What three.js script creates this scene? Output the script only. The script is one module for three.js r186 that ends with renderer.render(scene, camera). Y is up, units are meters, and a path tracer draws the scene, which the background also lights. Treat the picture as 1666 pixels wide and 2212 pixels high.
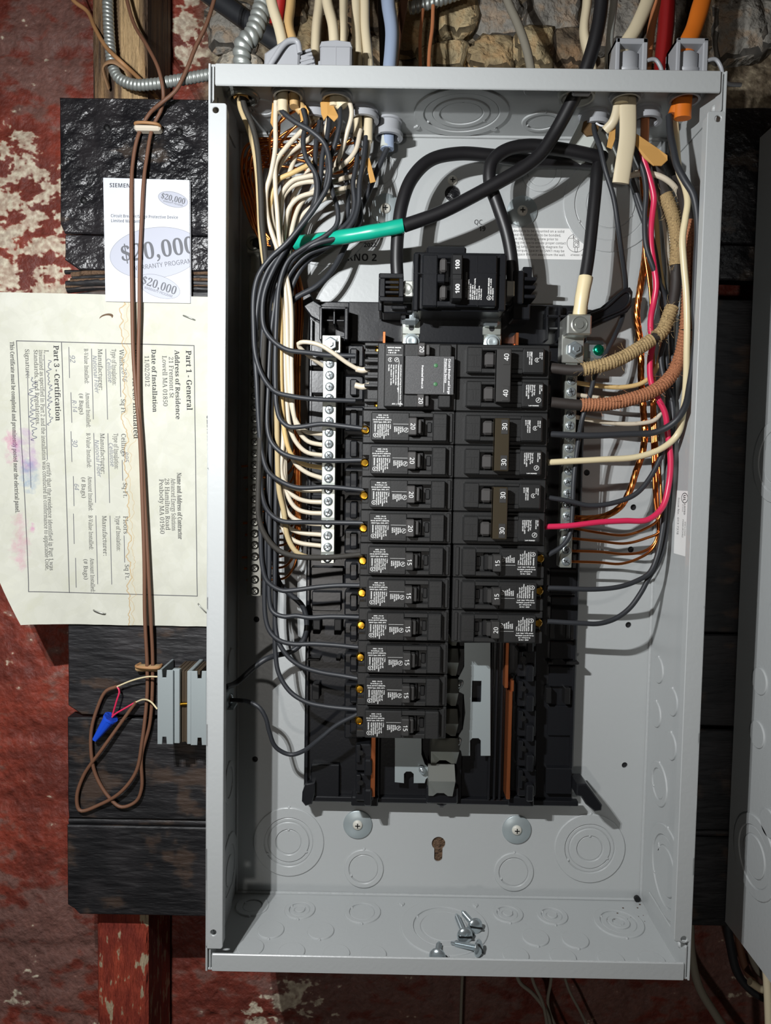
import * as THREE from 'three';
import { mergeGeometries } from 'three/addons/utils/BufferGeometryUtils.js';
import { ImprovedNoise } from 'three/addons/math/ImprovedNoise.js';

// ---------------------------------------------------------------- camera, light, exposure
// Lengths below are millimetres from the centre of the enclosure's inner back face; CY lifts that centre to its real height.
const MM = 0.001, CY = 1.45, HB = 658, WB = 362, DB = 98;
const scene = new THREE.Scene();
scene.background = new THREE.Color(0x020202);
const camera = new THREE.PerspectiveCamera(71.654, 1666 / 2212, 0.02, 20);
camera.position.set(-0.0501, CY + 0.04497, 0.60861);
{
  const r = new THREE.Vector3(-0.05403956, 0.00427469, 0.01719153), a = r.length();
  camera.quaternion.setFromAxisAngle(r.normalize(), a);
}
camera.updateMatrixWorld(true);
const renderer = new THREE.WebGLRenderer({ antialias: true });
renderer.toneMapping = THREE.LinearToneMapping;
renderer.toneMappingExposure = 1.0;
renderer.shadowMap.enabled = true;

const LED_COLOUR = new THREE.Color(0.975, 0.99, 1.0), LED_POWER = 0.78;
const LAMP = [-262, 225, 500];                       // the hand lamp in front of the panel, above left of the camera
const leds = [-10.5, 10.5].map((dx) => {
  const s = new THREE.SpotLight(LED_COLOUR, LED_POWER, 0, THREE.MathUtils.degToRad(89), 1, 2);
  s.position.set((LAMP[0] + dx) * MM, CY + LAMP[1] * MM, LAMP[2] * MM);
  s.target.position.set(-0.09, CY - 0.11, 0);
  s.castShadow = true; s.shadow.mapSize.set(2048, 2048); s.shadow.radius = 0.16;
  scene.add(s, s.target);
  return s;
});
const FILL_BULB = [-260, -260, 1500];                     // added fill lamp, out of view behind the camera, to lift the shade
const bulb = new THREE.PointLight(new THREE.Color(1.0, 0.95, 0.9), 0.62, 0, 2);
bulb.position.set(FILL_BULB[0] * MM, CY + FILL_BULB[1] * MM, FILL_BULB[2] * MM);
bulb.castShadow = true; bulb.shadow.radius = 1.6;
scene.add(bulb);

// ---------------------------------------------------------------- helpers
const F = 1106 / Math.tan(THREE.MathUtils.degToRad(71.654 / 2));
const eye = new THREE.Vector3(camera.position.x * 1000, (camera.position.y - CY) * 1000, camera.position.z * 1000);
function ray(px, py) { return new THREE.Vector3((px - 833) / F, -(py - 1106) / F, -1).applyQuaternion(camera.quaternion); }
function cut(px, py, axis, val) { const d = ray(px, py); return eye.clone().addScaledVector(d, (val - eye.getComponent(axis)) / d.getComponent(axis)); }
const at = (px, py, z) => cut(px, py, 2, z);          // a point of the photograph at a known distance z in front of the back panel
const onY = (px, py, y) => cut(px, py, 1, y), onX = (px, py, x) => cut(px, py, 0, x);
const V = (x, y, z) => new THREE.Vector3(x, y, z);
let seed = 7;
const rnd = () => { seed = (seed * 1664525 + 1013904223) >>> 0; return seed / 4294967296; };
const rr = (a, b) => a + (b - a) * rnd();
const perlin = new ImprovedNoise();
const fbm = (x, y, z = 0, o = 4) => { let s = 0, a = 0.5, f = 1; for (let i = 0; i < o; i++) { s += a * perlin.noise(x * f + 3.1 * i, y * f + 1.7 * i, z * f); a *= 0.5; f *= 2.03; } return s; };
// noise that repeats after one turn of u and v
const hash = (x, y, s) => { let h = (x * 374761393 + y * 668265263 + s * 2147483647) | 0; h = Math.imul(h ^ (h >>> 13), 1274126177); return ((h ^ (h >>> 16)) >>> 0) / 4294967296; };
function tileNoise(u, v, p, s) { const x = u * p, y = v * p, i = Math.floor(x), j = Math.floor(y), f = x - i, g = y - j, a = f * f * (3 - 2 * f), b = g * g * (3 - 2 * g), m = (k) => ((k % p) + p) % p, h = (k, l) => hash(m(i + k), m(j + l), s); return (h(0, 0) * (1 - a) + h(1, 0) * a) * (1 - b) + (h(0, 1) * (1 - a) + h(1, 1) * a) * b; }
const tfbm = (u, v, p, o, s = 1) => { let r = 0, a = 0.5; for (let k = 0; k < o; k++) { r += a * (tileNoise(u, v, p << k, s + k) - 0.5) * 2; a *= 0.5; } return r; };
const sm = (a, b, x) => { const t = Math.min(1, Math.max(0, (x - a) / (b - a))); return t * t * (3 - 2 * t); };

const taken = new Map();
function numbered(n) { const k = taken.get(n) ?? 0; taken.set(n, k + 1); return k ? n + '_' + String(k).padStart(3, '0') : n; }
function clean(g) {                                   // one layout for everything that is merged
  let q = g.index ? g.toNonIndexed() : g;
  for (const k of Object.keys(q.attributes)) if (!['position', 'normal', 'uv'].includes(k)) q.deleteAttribute(k);
  if (!q.attributes.normal) q.computeVertexNormals();
  if (!q.attributes.uv) q.setAttribute('uv', new THREE.BufferAttribute(new Float32Array(q.attributes.position.count * 2), 2));
  return q;
}
function uvByFace(g) {                                // uv in millimetres on the plane each face looks at
  const p = g.attributes.position, n = g.attributes.normal, u = g.attributes.uv;
  for (let i = 0; i < p.count; i++) {
    const ax = Math.abs(n.getX(i)), ay = Math.abs(n.getY(i)), az = Math.abs(n.getZ(i));
    if (az >= ax && az >= ay) u.setXY(i, p.getX(i), p.getY(i)); else if (ax >= ay) u.setXY(i, p.getZ(i), p.getY(i)); else u.setXY(i, p.getX(i), p.getZ(i));
  }
}
function join(gs) { const a = (Array.isArray(gs) ? gs.flat(4) : [gs]).map(clean); return a.length > 1 ? mergeGeometries(a, false) : a[0]; }
// a part: geometry given in the millimetre frame, re-based on the origin of its parent thing
function obj(name, gs, mat, parent, label) {
  const g = join(gs);
  if (mat.userData.tile) { uvByFace(g); const u = g.attributes.uv, k = 1 / mat.userData.tile; for (let i = 0; i < u.count; i++) u.setXY(i, u.getX(i) * k, u.getY(i) * k); }
  const o = parent?.userData.origin ?? V(0, 0, 0);
  g.translate(-o.x, -o.y, -o.z); g.scale(MM, MM, MM);
  const m = new THREE.Mesh(g, mat); m.name = name; m.castShadow = m.receiveShadow = true;
  if (label) m.userData.label = label;
  if (parent) { m.userData.origin = o; parent.add(m); }
  return m;
}
function place(o, v) { o.position.set(v.x * MM, CY + v.y * MM, v.z * MM); }
function thing(name, label, category, origin, group) {
  const t = new THREE.Group(); t.name = numbered(name); t.userData = { label, category, origin: V(...origin) };
  if (group) t.userData.group = group;
  place(t, t.userData.origin); scene.add(t); return t;
}
function single(name, label, category, gs, mat, group) {   // a thing that is one mesh
  const g = join(gs); g.computeBoundingBox();
  const c = g.boundingBox.getCenter(V(0, 0, 0)); c.y = g.boundingBox.min.y;
  const m = obj(name, g, mat, { userData: { origin: c }, add() {} });
  m.name = numbered(name); m.userData = { label, category, origin: c }; if (group) m.userData.group = group;
  place(m, c); scene.add(m); return m;
}
function struct(name, gs, mat) { const m = obj(name, gs, mat); m.userData = { kind: 'structure', origin: V(0, 0, 0) }; m.position.y = CY; scene.add(m); return m; }
function geo(verts, faces) {                          // flat-shaded polygons
  const p = [];
  for (const f of faces) for (let i = 1; i + 1 < f.length; i++) for (const k of [f[0], f[i], f[i + 1]]) p.push(...verts[k]);
  const g = new THREE.BufferGeometry(); g.setAttribute('position', new THREE.Float32BufferAttribute(p, 3)); g.computeVertexNormals(); return clean(g);
}
function box(x0, x1, y0, y1, z0, z1, c = 0.5) {       // chamfered box
  c = Math.min(c, Math.abs(x1 - x0) * 0.45, Math.abs(y1 - y0) * 0.45, Math.abs(z1 - z0) * 0.45);
  const X = [Math.min(x0, x1), Math.max(x0, x1)], Y = [Math.min(y0, y1), Math.max(y0, y1)], Z = [Math.min(z0, z1), Math.max(z0, z1)], v = [], id = {};
  for (let i = 0; i < 2; i++) for (let j = 0; j < 2; j++) for (let k = 0; k < 2; k++) for (let a = 0; a < 3; a++) {
    const s = (b) => (b ? -1 : 1), q = [X[i] + (a === 0 ? 0 : s(i) * c), Y[j] + (a === 1 ? 0 : s(j) * c), Z[k] + (a === 2 ? 0 : s(k) * c)];
    id[[i, j, k, a]] = v.length; v.push(q);
  }
  const f = [];
  const quad = (...q) => { const n = q.map((t) => id[t]); f.push(n); };
  for (let a = 0; a < 3; a++) for (let s = 0; s < 2; s++) {
    const b = (a + 1) % 3, d = (a + 2) % 3, P = (m, n) => { const t = [0, 0, 0]; t[a] = s; t[b] = m; t[d] = n; return [...t, a]; };
    quad(...(s ? [P(0, 0), P(1, 0), P(1, 1), P(0, 1)] : [P(0, 0), P(0, 1), P(1, 1), P(1, 0)]));
  }
  for (let d = 0; d < 3; d++) for (let m = 0; m < 2; m++) for (let n = 0; n < 2; n++) {   // edges along axis d
    const a = (d + 1) % 3, b = (d + 2) % 3, P = (w, face) => { const t = [0, 0, 0]; t[d] = w; t[a] = m; t[b] = n; return [...t, face]; };
    const q = [P(0, a), P(1, a), P(1, b), P(0, b)];
    quad(...(m === n ? q : q.reverse()));
  }
  for (let i = 0; i < 2; i++) for (let j = 0; j < 2; j++) for (let k = 0; k < 2; k++) { const q = [[i, j, k, 0], [i, j, k, 1], [i, j, k, 2]]; quad(...((i + j + k) % 2 ? q : q.reverse())); }
  const g = geo(v, f);
  // faces point away from the centre
  const p = g.attributes.position, cx = (X[0] + X[1]) / 2, cy = (Y[0] + Y[1]) / 2, cz = (Z[0] + Z[1]) / 2, A = V(0, 0, 0), B = V(0, 0, 0), C = V(0, 0, 0), N = V(0, 0, 0);
  for (let i = 0; i < p.count; i += 3) {
    A.fromBufferAttribute(p, i); B.fromBufferAttribute(p, i + 1); C.fromBufferAttribute(p, i + 2);
    N.copy(B).sub(A).cross(V(C.x - A.x, C.y - A.y, C.z - A.z));
    if (N.dot(V(A.x + B.x + C.x - 3 * cx, A.y + B.y + C.y - 3 * cy, A.z + B.z + C.z - 3 * cz)) < 0) { p.setXYZ(i + 1, C.x, C.y, C.z); p.setXYZ(i + 2, B.x, B.y, B.z); }
  }
  g.computeVertexNormals(); return g;
}
// the frame of a photographed upright rectangle whose front face stands at z
function rect(x0, y0, x1, y1, z) { const ym = (y0 + y1) / 2, xm = (x0 + x1) / 2; return [at(x0, ym, z).x, at(x1, ym, z).x, at(xm, y1, z).y, at(xm, y0, z).y]; }
function pbox(x0, y0, x1, y1, z0, z1, c) { const r = rect(x0, y0, x1, y1, z1); return box(r[0], r[1], r[2], r[3], z0, z1, c); }
function prism(pts, z0, z1, bev = 0, holes = []) {    // outline in x, y pushed from z0 to z1
  const s = new THREE.Shape(pts.map((p) => new THREE.Vector2(...p)));
  for (const h of holes) s.holes.push(h);
  const b = Math.min(bev, (z1 - z0) * 0.45), g = new THREE.ExtrudeGeometry(s, { depth: z1 - z0 - 2 * b, bevelEnabled: b > 0, bevelThickness: b, bevelSize: b, bevelOffset: -b, bevelSegments: 1, curveSegments: 10 });
  g.translate(0, 0, z0 + b); return clean(g);
}
const hole = (x, y, r) => new THREE.Path().absarc(x, y, r, 0, Math.PI * 2, true);
function pprism(pts, z0, z1, bev) { return prism(pts.map(([x, y]) => { const q = at(x, y, z1); return [q.x, q.y]; }), z0, z1, bev); }
const AX = { z: (g) => g.rotateX(Math.PI / 2), y: (g) => g, x: (g) => g.rotateZ(-Math.PI / 2) };
function turn(c, prof, axis = 'z', seg = 28) {        // profile [radius, height] turned about an axis through c
  const g = AX[axis](new THREE.LatheGeometry(prof.map((p) => new THREE.Vector2(Math.max(p[0], 1e-4), p[1])), seg)); g.translate(c.x, c.y, c.z); return hard(g);
}
function hard(g) { const q = clean(g); q.computeVertexNormals(); return q; }
function cyl(c, r, h0, h1, axis = 'z', seg = 20, ch = 0.2) { return soft(turn(c, [[0, h0], [r - ch, h0], [r, h0 + ch], [r, h1 - ch], [r - ch, h1], [0, h1]], axis, seg), 0.75); }
function soft(g, cosLimit = 0.5) {                    // smooth the normals of faces that meet at a shallow angle
  const p = g.attributes.position, n = g.attributes.normal, m = new Map(), key = (i) => Math.round(p.getX(i) * 500) + ',' + Math.round(p.getY(i) * 500) + ',' + Math.round(p.getZ(i) * 500);
  const fn = []; for (let i = 0; i < p.count; i++) { fn.push(V(n.getX(i), n.getY(i), n.getZ(i))); const k = key(i); if (!m.has(k)) m.set(k, []); m.get(k).push(i); }
  for (const l of m.values()) for (const i of l) { const s = V(0, 0, 0); for (const j of l) if (fn[j].dot(fn[i]) > cosLimit) s.add(fn[j]); s.normalize(); n.setXYZ(i, s.x, s.y, s.z); }
  return g;
}
// a swept round section; rf(s, angle) scales the radius along the length s (mm), flat squashes it
function tube(pts, r, o = {}) {
  const P = pts.map((q) => (q.isVector3 ? q : V(...q))), curve = new THREE.CatmullRomCurve3(P, false, 'centripetal'), L = curve.getLength();
  const n = o.n ?? Math.max(6, Math.round(L / (o.step ?? 2.6))), m = o.m ?? 10, fr = curve.computeFrenetFrames(n, false), pos = [], uv = [], idx = [];
  for (let i = 0; i <= n; i++) {
    const c = curve.getPointAt(i / n), N = fr.normals[i], B = fr.binormals[i], s = (i / n) * L, taper = o.taper ? o.taper(i / n) : 1;
    for (let j = 0; j <= m; j++) {
      const a = (j / m) * Math.PI * 2, k = r * taper * (o.rf ? o.rf(s, a) : 1), ca = Math.cos(a) * k * (o.wide ?? 1), sa = Math.sin(a) * k;
      pos.push(c.x + N.x * ca + B.x * sa, c.y + N.y * ca + B.y * sa, c.z + N.z * ca + B.z * sa); uv.push(s, (j / m) * r * 6.2832);
    }
  }
  for (let i = 0; i < n; i++) for (let j = 0; j < m; j++) { const a = i * (m + 1) + j, b = a + m + 1; idx.push(a, a + 1, b, b, a + 1, b + 1); }
  const g = new THREE.BufferGeometry(); g.setAttribute('position', new THREE.Float32BufferAttribute(pos, 3)); g.setAttribute('uv', new THREE.Float32BufferAttribute(uv, 2)); g.setIndex(idx); g.computeVertexNormals();
  const nn = g.attributes.normal;
  for (let i = 0; i <= n; i++) { const a = i * (m + 1), b = a + m, v = V(nn.getX(a) + nn.getX(b), nn.getY(a) + nn.getY(b), nn.getZ(a) + nn.getZ(b)).normalize(); nn.setXYZ(a, v.x, v.y, v.z); nn.setXYZ(b, v.x, v.y, v.z); }
  const out = [clean(g)];
  for (const i of [0, n]) { const c = curve.getPointAt(i / n), vs = [c.toArray()], fs = []; for (let j = 0; j <= m; j++) { const k = (i * (m + 1) + j) * 3; vs.push([pos[k], pos[k + 1], pos[k + 2]]); } for (let j = 1; j <= m; j++) fs.push(i ? [0, j, j + 1] : [0, j + 1, j]); out.push(geo(vs, fs)); }
  return join(out);
}
function px(list) {                                             // photographed way points with their distance from the back panel
  const p = list.map(([x, y, z]) => at(x, y, z)), n = p.length - 1;
  if (list[n][1] > 2230) p.push(p[n].clone().addScaledVector(p[n].clone().sub(p[n - 1]).normalize(), 260));   // cables go on beyond the edge of the photograph
  if (list[0][1] < -30) p.unshift(p[0].clone().addScaledVector(p[0].clone().sub(p[1]).normalize(), 290));
  return p;
}
//     // photographed way points with their distance from the back panel

// ---------------------------------------------------------------- textures and materials
function data(w, h, fn, srgb = true) {
  const d = new Uint8Array(w * h * 4);
  for (let j = 0; j < h; j++) for (let i = 0; i < w; i++) { const c = fn(i / w, j / h, i, j), k = (j * w + i) * 4; d[k] = c[0]; d[k + 1] = c[1] ?? c[0]; d[k + 2] = c[2] ?? c[0]; d[k + 3] = 255; }
  const t = new THREE.DataTexture(d, w, h, THREE.RGBAFormat); t.magFilter = THREE.LinearFilter; t.minFilter = THREE.LinearMipmapLinearFilter; t.generateMipmaps = true;
  t.wrapS = t.wrapT = THREE.RepeatWrapping; if (srgb) t.colorSpace = THREE.SRGBColorSpace; t.needsUpdate = true; return t;
}
const cl = (v) => Math.max(0, Math.min(255, v));
const mixc = (a, b, t) => [a[0] + (b[0] - a[0]) * t, a[1] + (b[1] - a[1]) * t, a[2] + (b[2] - a[2]) * t];
function canvas(w, h, draw) { const c = document.createElement('canvas'); c.width = w; c.height = h; const x = c.getContext('2d'); draw(x, w, h); return c; }
function ctex(w, h, draw) { const t = new THREE.CanvasTexture(canvas(w, h, draw)); t.colorSpace = THREE.SRGBColorSpace; t.anisotropy = 8; return t; }
const std = (o, tile) => { const m = new THREE.MeshPhysicalMaterial(o); m.side = THREE.DoubleSide; if (tile) m.userData.tile = tile; return m; };
const peel = data(256, 256, (u, v) => [cl(128 + 130 * tfbm(u, v, 12, 3, 5))], false);
const M = {
  paint: std({ color: 0xaaadad, roughness: 0.34, bumpMap: peel, bumpScale: 0.00007 }, 30),
  black: std({ color: 0x16171a, roughness: 0.3, bumpMap: peel, bumpScale: 0.00003 }, 20),
  breaker: std({ color: 0x202020, roughness: 0.42, bumpMap: peel, bumpScale: 0.00003 }, 12),
  dark: std({ color: 0x0c0c0d, roughness: 0.45 }),
  handle: std({ color: 0x2e2d2c, roughness: 0.5 }),
  greyhandle: std({ color: 0x3c3a39, roughness: 0.55 }),
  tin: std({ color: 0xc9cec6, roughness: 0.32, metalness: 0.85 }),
  zinc: std({ color: 0xc2ccd0, roughness: 0.22, metalness: 0.8 }),
  zincdull: std({ color: 0xaab4b6, roughness: 0.4, metalness: 0.5 }),
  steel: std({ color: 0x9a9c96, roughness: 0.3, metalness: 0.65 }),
  alu: std({ color: 0xc4c6c0, roughness: 0.4, metalness: 0.9 }),
  brass: std({ color: 0xd9a63a, roughness: 0.22, metalness: 1 }),
  copper: std({ color: 0xc9793f, roughness: 0.28, metalness: 1 }),
  copperbar: std({ color: 0xc8764a, roughness: 0.35, metalness: 0.9 }),
  wblack: std({ color: 0x292b2f, roughness: 0.5 }),
  wservice: std({ color: 0x161517, roughness: 0.45 }),
  wwhite: std({ color: 0xc6bba7, roughness: 0.38 }),
  wcream: std({ color: 0xd2c49f, roughness: 0.36 }),
  wtan: std({ color: 0xc9ab74, roughness: 0.42 }),
  wred: std({ color: 0xc6284f, roughness: 0.34 }),
  sheath: std({ color: 0xc9bc9f, roughness: 0.45 }),
  sheathold: std({ color: 0xbb9a68, roughness: 0.5 }),
  orange: std({ color: 0xc96a1e, roughness: 0.42 }),
  peach: std({ color: 0xb8764f, roughness: 0.5 }),
  kraft: std({ color: 0xb98b4a, roughness: 0.8 }),
  pvcgrey: std({ color: 0x9b9da1, roughness: 0.42 }),
  pvclight: std({ color: 0xb9bdb7, roughness: 0.4 }),
  green: std({ color: 0x129a80, roughness: 0.28 }),
  creamtape: std({ color: 0xd9c9a1, roughness: 0.4 }),
  greenscrew: std({ color: 0x0f8f6c, roughness: 0.25, metalness: 0.9 }),
  brownwire: std({ color: 0x6b4936, roughness: 0.6 }),
  tanwire: std({ color: 0xa0764e, roughness: 0.6 }),
  greycable: std({ color: 0x8a8578, roughness: 0.6 }),
  bluenut: std({ color: 0x1f4fd0, roughness: 0.38 }),
  blueplastic: std({ color: 0x93a1b8, roughness: 0.35 }),
  label: std({ color: 0xcfd0d4, roughness: 0.5 }),
};
// flat print: a thin sheet of ink; the alpha map keeps only the characters
function printed(name, c, w, h, img, colour, parent, spin = 0, normal) {
  const t = new THREE.CanvasTexture(img), m = new THREE.MeshPhysicalMaterial({ color: colour, roughness: 0.55, alphaMap: t, transparent: true, side: THREE.DoubleSide });
  t.anisotropy = 8;
  return sheet(name, c, w, h, m, parent, spin, normal);
}
function sheet(name, c, w, h, mat, parent, spin = 0, normal) {
  const g = new THREE.PlaneGeometry(w * MM, h * MM), o = parent.userData.origin, m = new THREE.Mesh(g, mat);
  m.name = name; m.position.set((c.x - o.x) * MM, (c.y - o.y) * MM, (c.z - o.z) * MM); m.rotation.z = spin; m.receiveShadow = true; m.userData.origin = c;
  if (normal) m.quaternion.copy(normal);
  parent.add(m); return m;
}
function ink(w, h, draw) { return canvas(w, h, (x) => { x.fillStyle = '#000'; x.fillRect(0, 0, w, h); x.fillStyle = '#fff'; x.strokeStyle = '#fff'; x.textBaseline = 'middle'; draw(x, w, h); }); }
// ---------------------------------------------------------------- the cellar
const region = (t, x0, y0, w, h) => { t.repeat.set(1 / w, 1 / h); t.offset.set(-x0 / w, -y0 / h); return t; };
const grain = data(512, 512, (u, v) => [cl(128 + 150 * tfbm(u, v, 7, 6, 3))], false);
const ZW = -92;
{
  const X0 = -470, Y0 = -560, W = 840, H = 1090, spot = (x, y, r) => { const q = at(x, y, ZW); return [q.x, q.y, r]; };
  const whites = [spot(35, 470, 55), spot(60, 590, 45), spot(20, 300, 22), spot(95, 400, 26), spot(20, 620, 40), spot(110, 540, 30), spot(30, 2150, 22), spot(640, 2160, 34), spot(560, 2190, 20), spot(430, 100, 30), spot(440, 30, 30), spot(1600, 2120, 20), spot(70, 340, 18)];
  const brown = [spot(60, 60, 40), spot(160, 90, 35), spot(90, 160, 40), spot(40, 2080, 60), spot(110, 2000, 40), spot(720, 2150, 70), spot(1000, 2160, 60), spot(1320, 2170, 40), spot(1570, 2090, 60)];
  const g = (l, x, y) => { let s = 0; for (const [cx, cy, r] of l) s += Math.exp(-((x - cx) ** 2 + (y - cy) ** 2) / (r * r)); return Math.min(1, s); };
  const map = data(1024, 1328, (u, v) => {
    const x = X0 + u * W, y = Y0 + v * H, n1 = fbm(x / 70, y / 60, 1, 4), n2 = fbm(x / 22, y / 14, 5, 5), n3 = fbm(x / 5, y / 5, 9, 3);
    let c = mixc([102, 44, 34], [146, 60, 43], sm(-0.35, 0.4, n1 + 0.5 * n2));
    c = mixc(c, [190, 92, 66], sm(0.18, 0.5, n2 + 0.3 * n1) * 0.5);
    c = mixc(c, [112, 88, 82], sm(-0.02, 0.28, n2 * 0.8 + n1 * 0.5 + 0.35 * g(brown, x, y) + 0.12 * sm(-330, -420, y) - 0.1) * 0.8);
    const w = sm(0.2, 0.3, n2 * 1.1 + n3 * 0.35 + 0.5 * g(whites, x, y) - 0.22);
    c = mixc(c, [203, 194, 172], w * (0.75 + 0.25 * sm(-0.2, 0.3, n3)));
    const st = sm(-250, -222, x + 26 * n1) * sm(270, 320, y + 40 * n2);   // bare rubble and mortar above the panel
    c = mixc(c, mixc([92, 80, 64], [150, 138, 116], sm(-0.3, 0.4, n2 + 0.5 * n3)), st);
    const k = 1 + 0.22 * n3; return [cl(c[0] * k), cl(c[1] * k), cl(c[2] * k)];
  });
  region(map, X0, Y0, W, H); map.wrapS = map.wrapT = THREE.MirroredRepeatWrapping;
  const b = grain.clone(); b.repeat.set(1 / 60, 1 / 60);
  const mat = std({ map, roughness: 0.62, bumpMap: b, bumpScale: 0.0026 }, 1);
  const nx = 170, ny = 210, gx0 = -640, gy0 = -780, gw = 1240, gh = 1520, pg = new THREE.PlaneGeometry(gw, gh, nx, ny), p = pg.attributes.position;
  for (let i = 0; i < p.count; i++) {
    const x = p.getX(i) + gx0 + gw / 2, y = p.getY(i) + gy0 + gh / 2, row = Math.floor((y + 6 * fbm(x / 90, y / 200, 4)) / 74), fy = Math.abs(((y + 6 * fbm(x / 90, y / 200, 4)) / 74 - row) - 0.5) * 2;
    const jx = ((x + row * 97) / 190) % 1, fx = Math.abs(jx - Math.floor(jx) - 0.5) * 2;
    const z = ZW + 7 * fbm(x / 110, y / 110, 2, 4) + 3.5 * fbm(x / 26, y / 26, 6, 3) - 4 * sm(0.86, 1, fy) - 3 * sm(0.93, 1, fx);
    p.setXYZ(i, x, y, z);
  }
  pg.computeVertexNormals();
  const wall = struct('wall_back', [pg, box(-1700, 1700, -1450, 800, -200, -104, 1)], mat);
  wall.userData.label = 'old masonry wall in flaking red paint with white efflorescence';
  // rubble stones standing proud of the mortar above the panel
  const tones = [[168, 148, 112], [150, 136, 112], [186, 168, 130], [142, 138, 130], [120, 104, 84], [196, 188, 172]].map((c, i) => {
    const t = data(256, 256, (u, v) => { const n = tfbm(u, v, 4, 6, 11 * i + 1), m = tfbm(u, v, 9, 4, 11 * i + 2), k = 1 + 0.34 * n + 0.3 * m; const q = mixc(c, [110, 74, 42], sm(-0.1, 0.5, m + 0.4 * n) * 0.32); return q.map((e) => cl(e * k)); });
    t.repeat.set(1, 1); const bb = grain.clone(); bb.repeat.set(1.3, 1.3);
    return std({ map: t, roughness: 0.85, bumpMap: bb, bumpScale: 0.005 }, 70);
  });
  const list = [[500, 60, 60, 55, 3], [520, 150, 50, 30, 5], [610, 30, 60, 40, 1], [690, 90, 70, 55, 0], [800, 30, 55, 45, 4], [800, 120, 50, 35, 1], [890, 60, 55, 60, 0], [960, 130, 60, 30, 2], [985, 40, 48, 50, 2],
    [1075, 40, 60, 45, 3], [1060, 120, 55, 42, 0], [1150, 110, 50, 50, 2], [1190, 30, 70, 45, 3], [1235, 110, 50, 48, 4], [1330, 50, 60, 60, 3], [1430, 60, 60, 60, 3], [1420, 130, 50, 30, 4], [1590, 70, 70, 75, 3], [1520, 40, 50, 60, 4], [1655, 60, 50, 60, 3]];
  list.forEach(([x, y, w, h, k], i) => {
    const c = at(x, y, ZW + 4), q = new THREE.IcosahedronGeometry(1, 5), s = q.attributes.position;
    for (let j = 0; j < s.count; j++) {
      const d = V(s.getX(j), s.getY(j), s.getZ(j)), e = Math.pow(Math.abs(d.x) ** 4 + Math.abs(d.y) ** 4 + Math.abs(d.z) ** 4, -0.25), n = 1 + 0.5 * fbm(d.x * 1.1 + 9 * i, d.y * 1.1, d.z * 1.1, 3) + 0.1 * fbm(d.x * 4 + i, d.y * 4, d.z * 4, 4);
      d.multiplyScalar(e * n); s.setXYZ(j, c.x + d.x * w * 0.4, c.y + d.y * h * 0.42, c.z - 4 + d.z * (12 + 3 * ((i * 7) % 3)));
    }
    obj('stone', soft(hard(q), -1), tones[k], wall);
  });
}
{
  const plaster = std({ color: 0x8a857b, roughness: 0.9, bumpMap: grain, bumpScale: 0.002 }, 300), slab = std({ color: 0x5f5c57, roughness: 0.9, bumpMap: grain, bumpScale: 0.002 }, 400);
  struct('floor', box(-1700, 1700, -1550, -1450, -200, 2600, 1), slab);
  struct('ceiling', box(-1700, 1700, 800, 900, -200, 2600, 1), std({ color: 0x6b5a45, roughness: 0.9, bumpMap: grain, bumpScale: 0.002 }, 300));
  struct('wall_left', box(-1800, -1700, -1450, 800, -200, 2600, 1), plaster);
  struct('wall_right', box(1700, 1800, -1450, 800, -200, 2600, 1), plaster);
  struct('wall_front', box(-1700, 1700, -1450, 800, 2600, 2700, 1), plaster);
}
{ // upright timber behind the boards: bare above, red paint below
  const X0 = -330, W = 90, Y0 = -600, H = 1200;
  const map = data(256, 1536, (u, v) => {
    const x = X0 + u * W, y = Y0 + v * H, g1 = fbm(x / 5, y / 130, 3, 5), g2 = fbm(x / 1.6, y / 60, 8, 3), big = fbm(x / 18, y / 80, 12, 3);
    let c = mixc([62, 46, 34], [132, 104, 72], sm(-0.25, 0.35, g1 + 0.5 * big));
    c = mixc(c, [176, 148, 108], sm(-294, -284, x + 8 * g1) * (1 - sm(-272, -264, x)) * sm(-0.1, 0.3, g1 + 0.4));
    const k = 1 + 0.35 * g2; c = c.map((e) => e * k);
    if (y < 0) { const n = fbm(x / 26, y / 50, 2, 4), ch = fbm(x / 7, y / 22, 7, 5); c = mixc([122, 44, 32], [166, 68, 46], sm(-0.3, 0.35, n + 0.4 * ch)); c = mixc(c, [176, 160, 132], sm(0.19, 0.27, ch + 0.25 * n + (Math.abs(x + 288) > 18 ? 0.07 : 0))); }
    return c.map(cl);
  });
  region(map, X0, Y0, W, H);
  const b = grain.clone(); b.repeat.set(1 / 12, 1 / 90);
  single('timber_post', 'upright timber behind the tarred planks, bare brown above and flaking red below', 'post', box(-311, -264, -600, 600, -88, -19, 2.5), std({ map, roughness: 0.7, bumpMap: b, bumpScale: 0.0025 }, 1));
}
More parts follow.
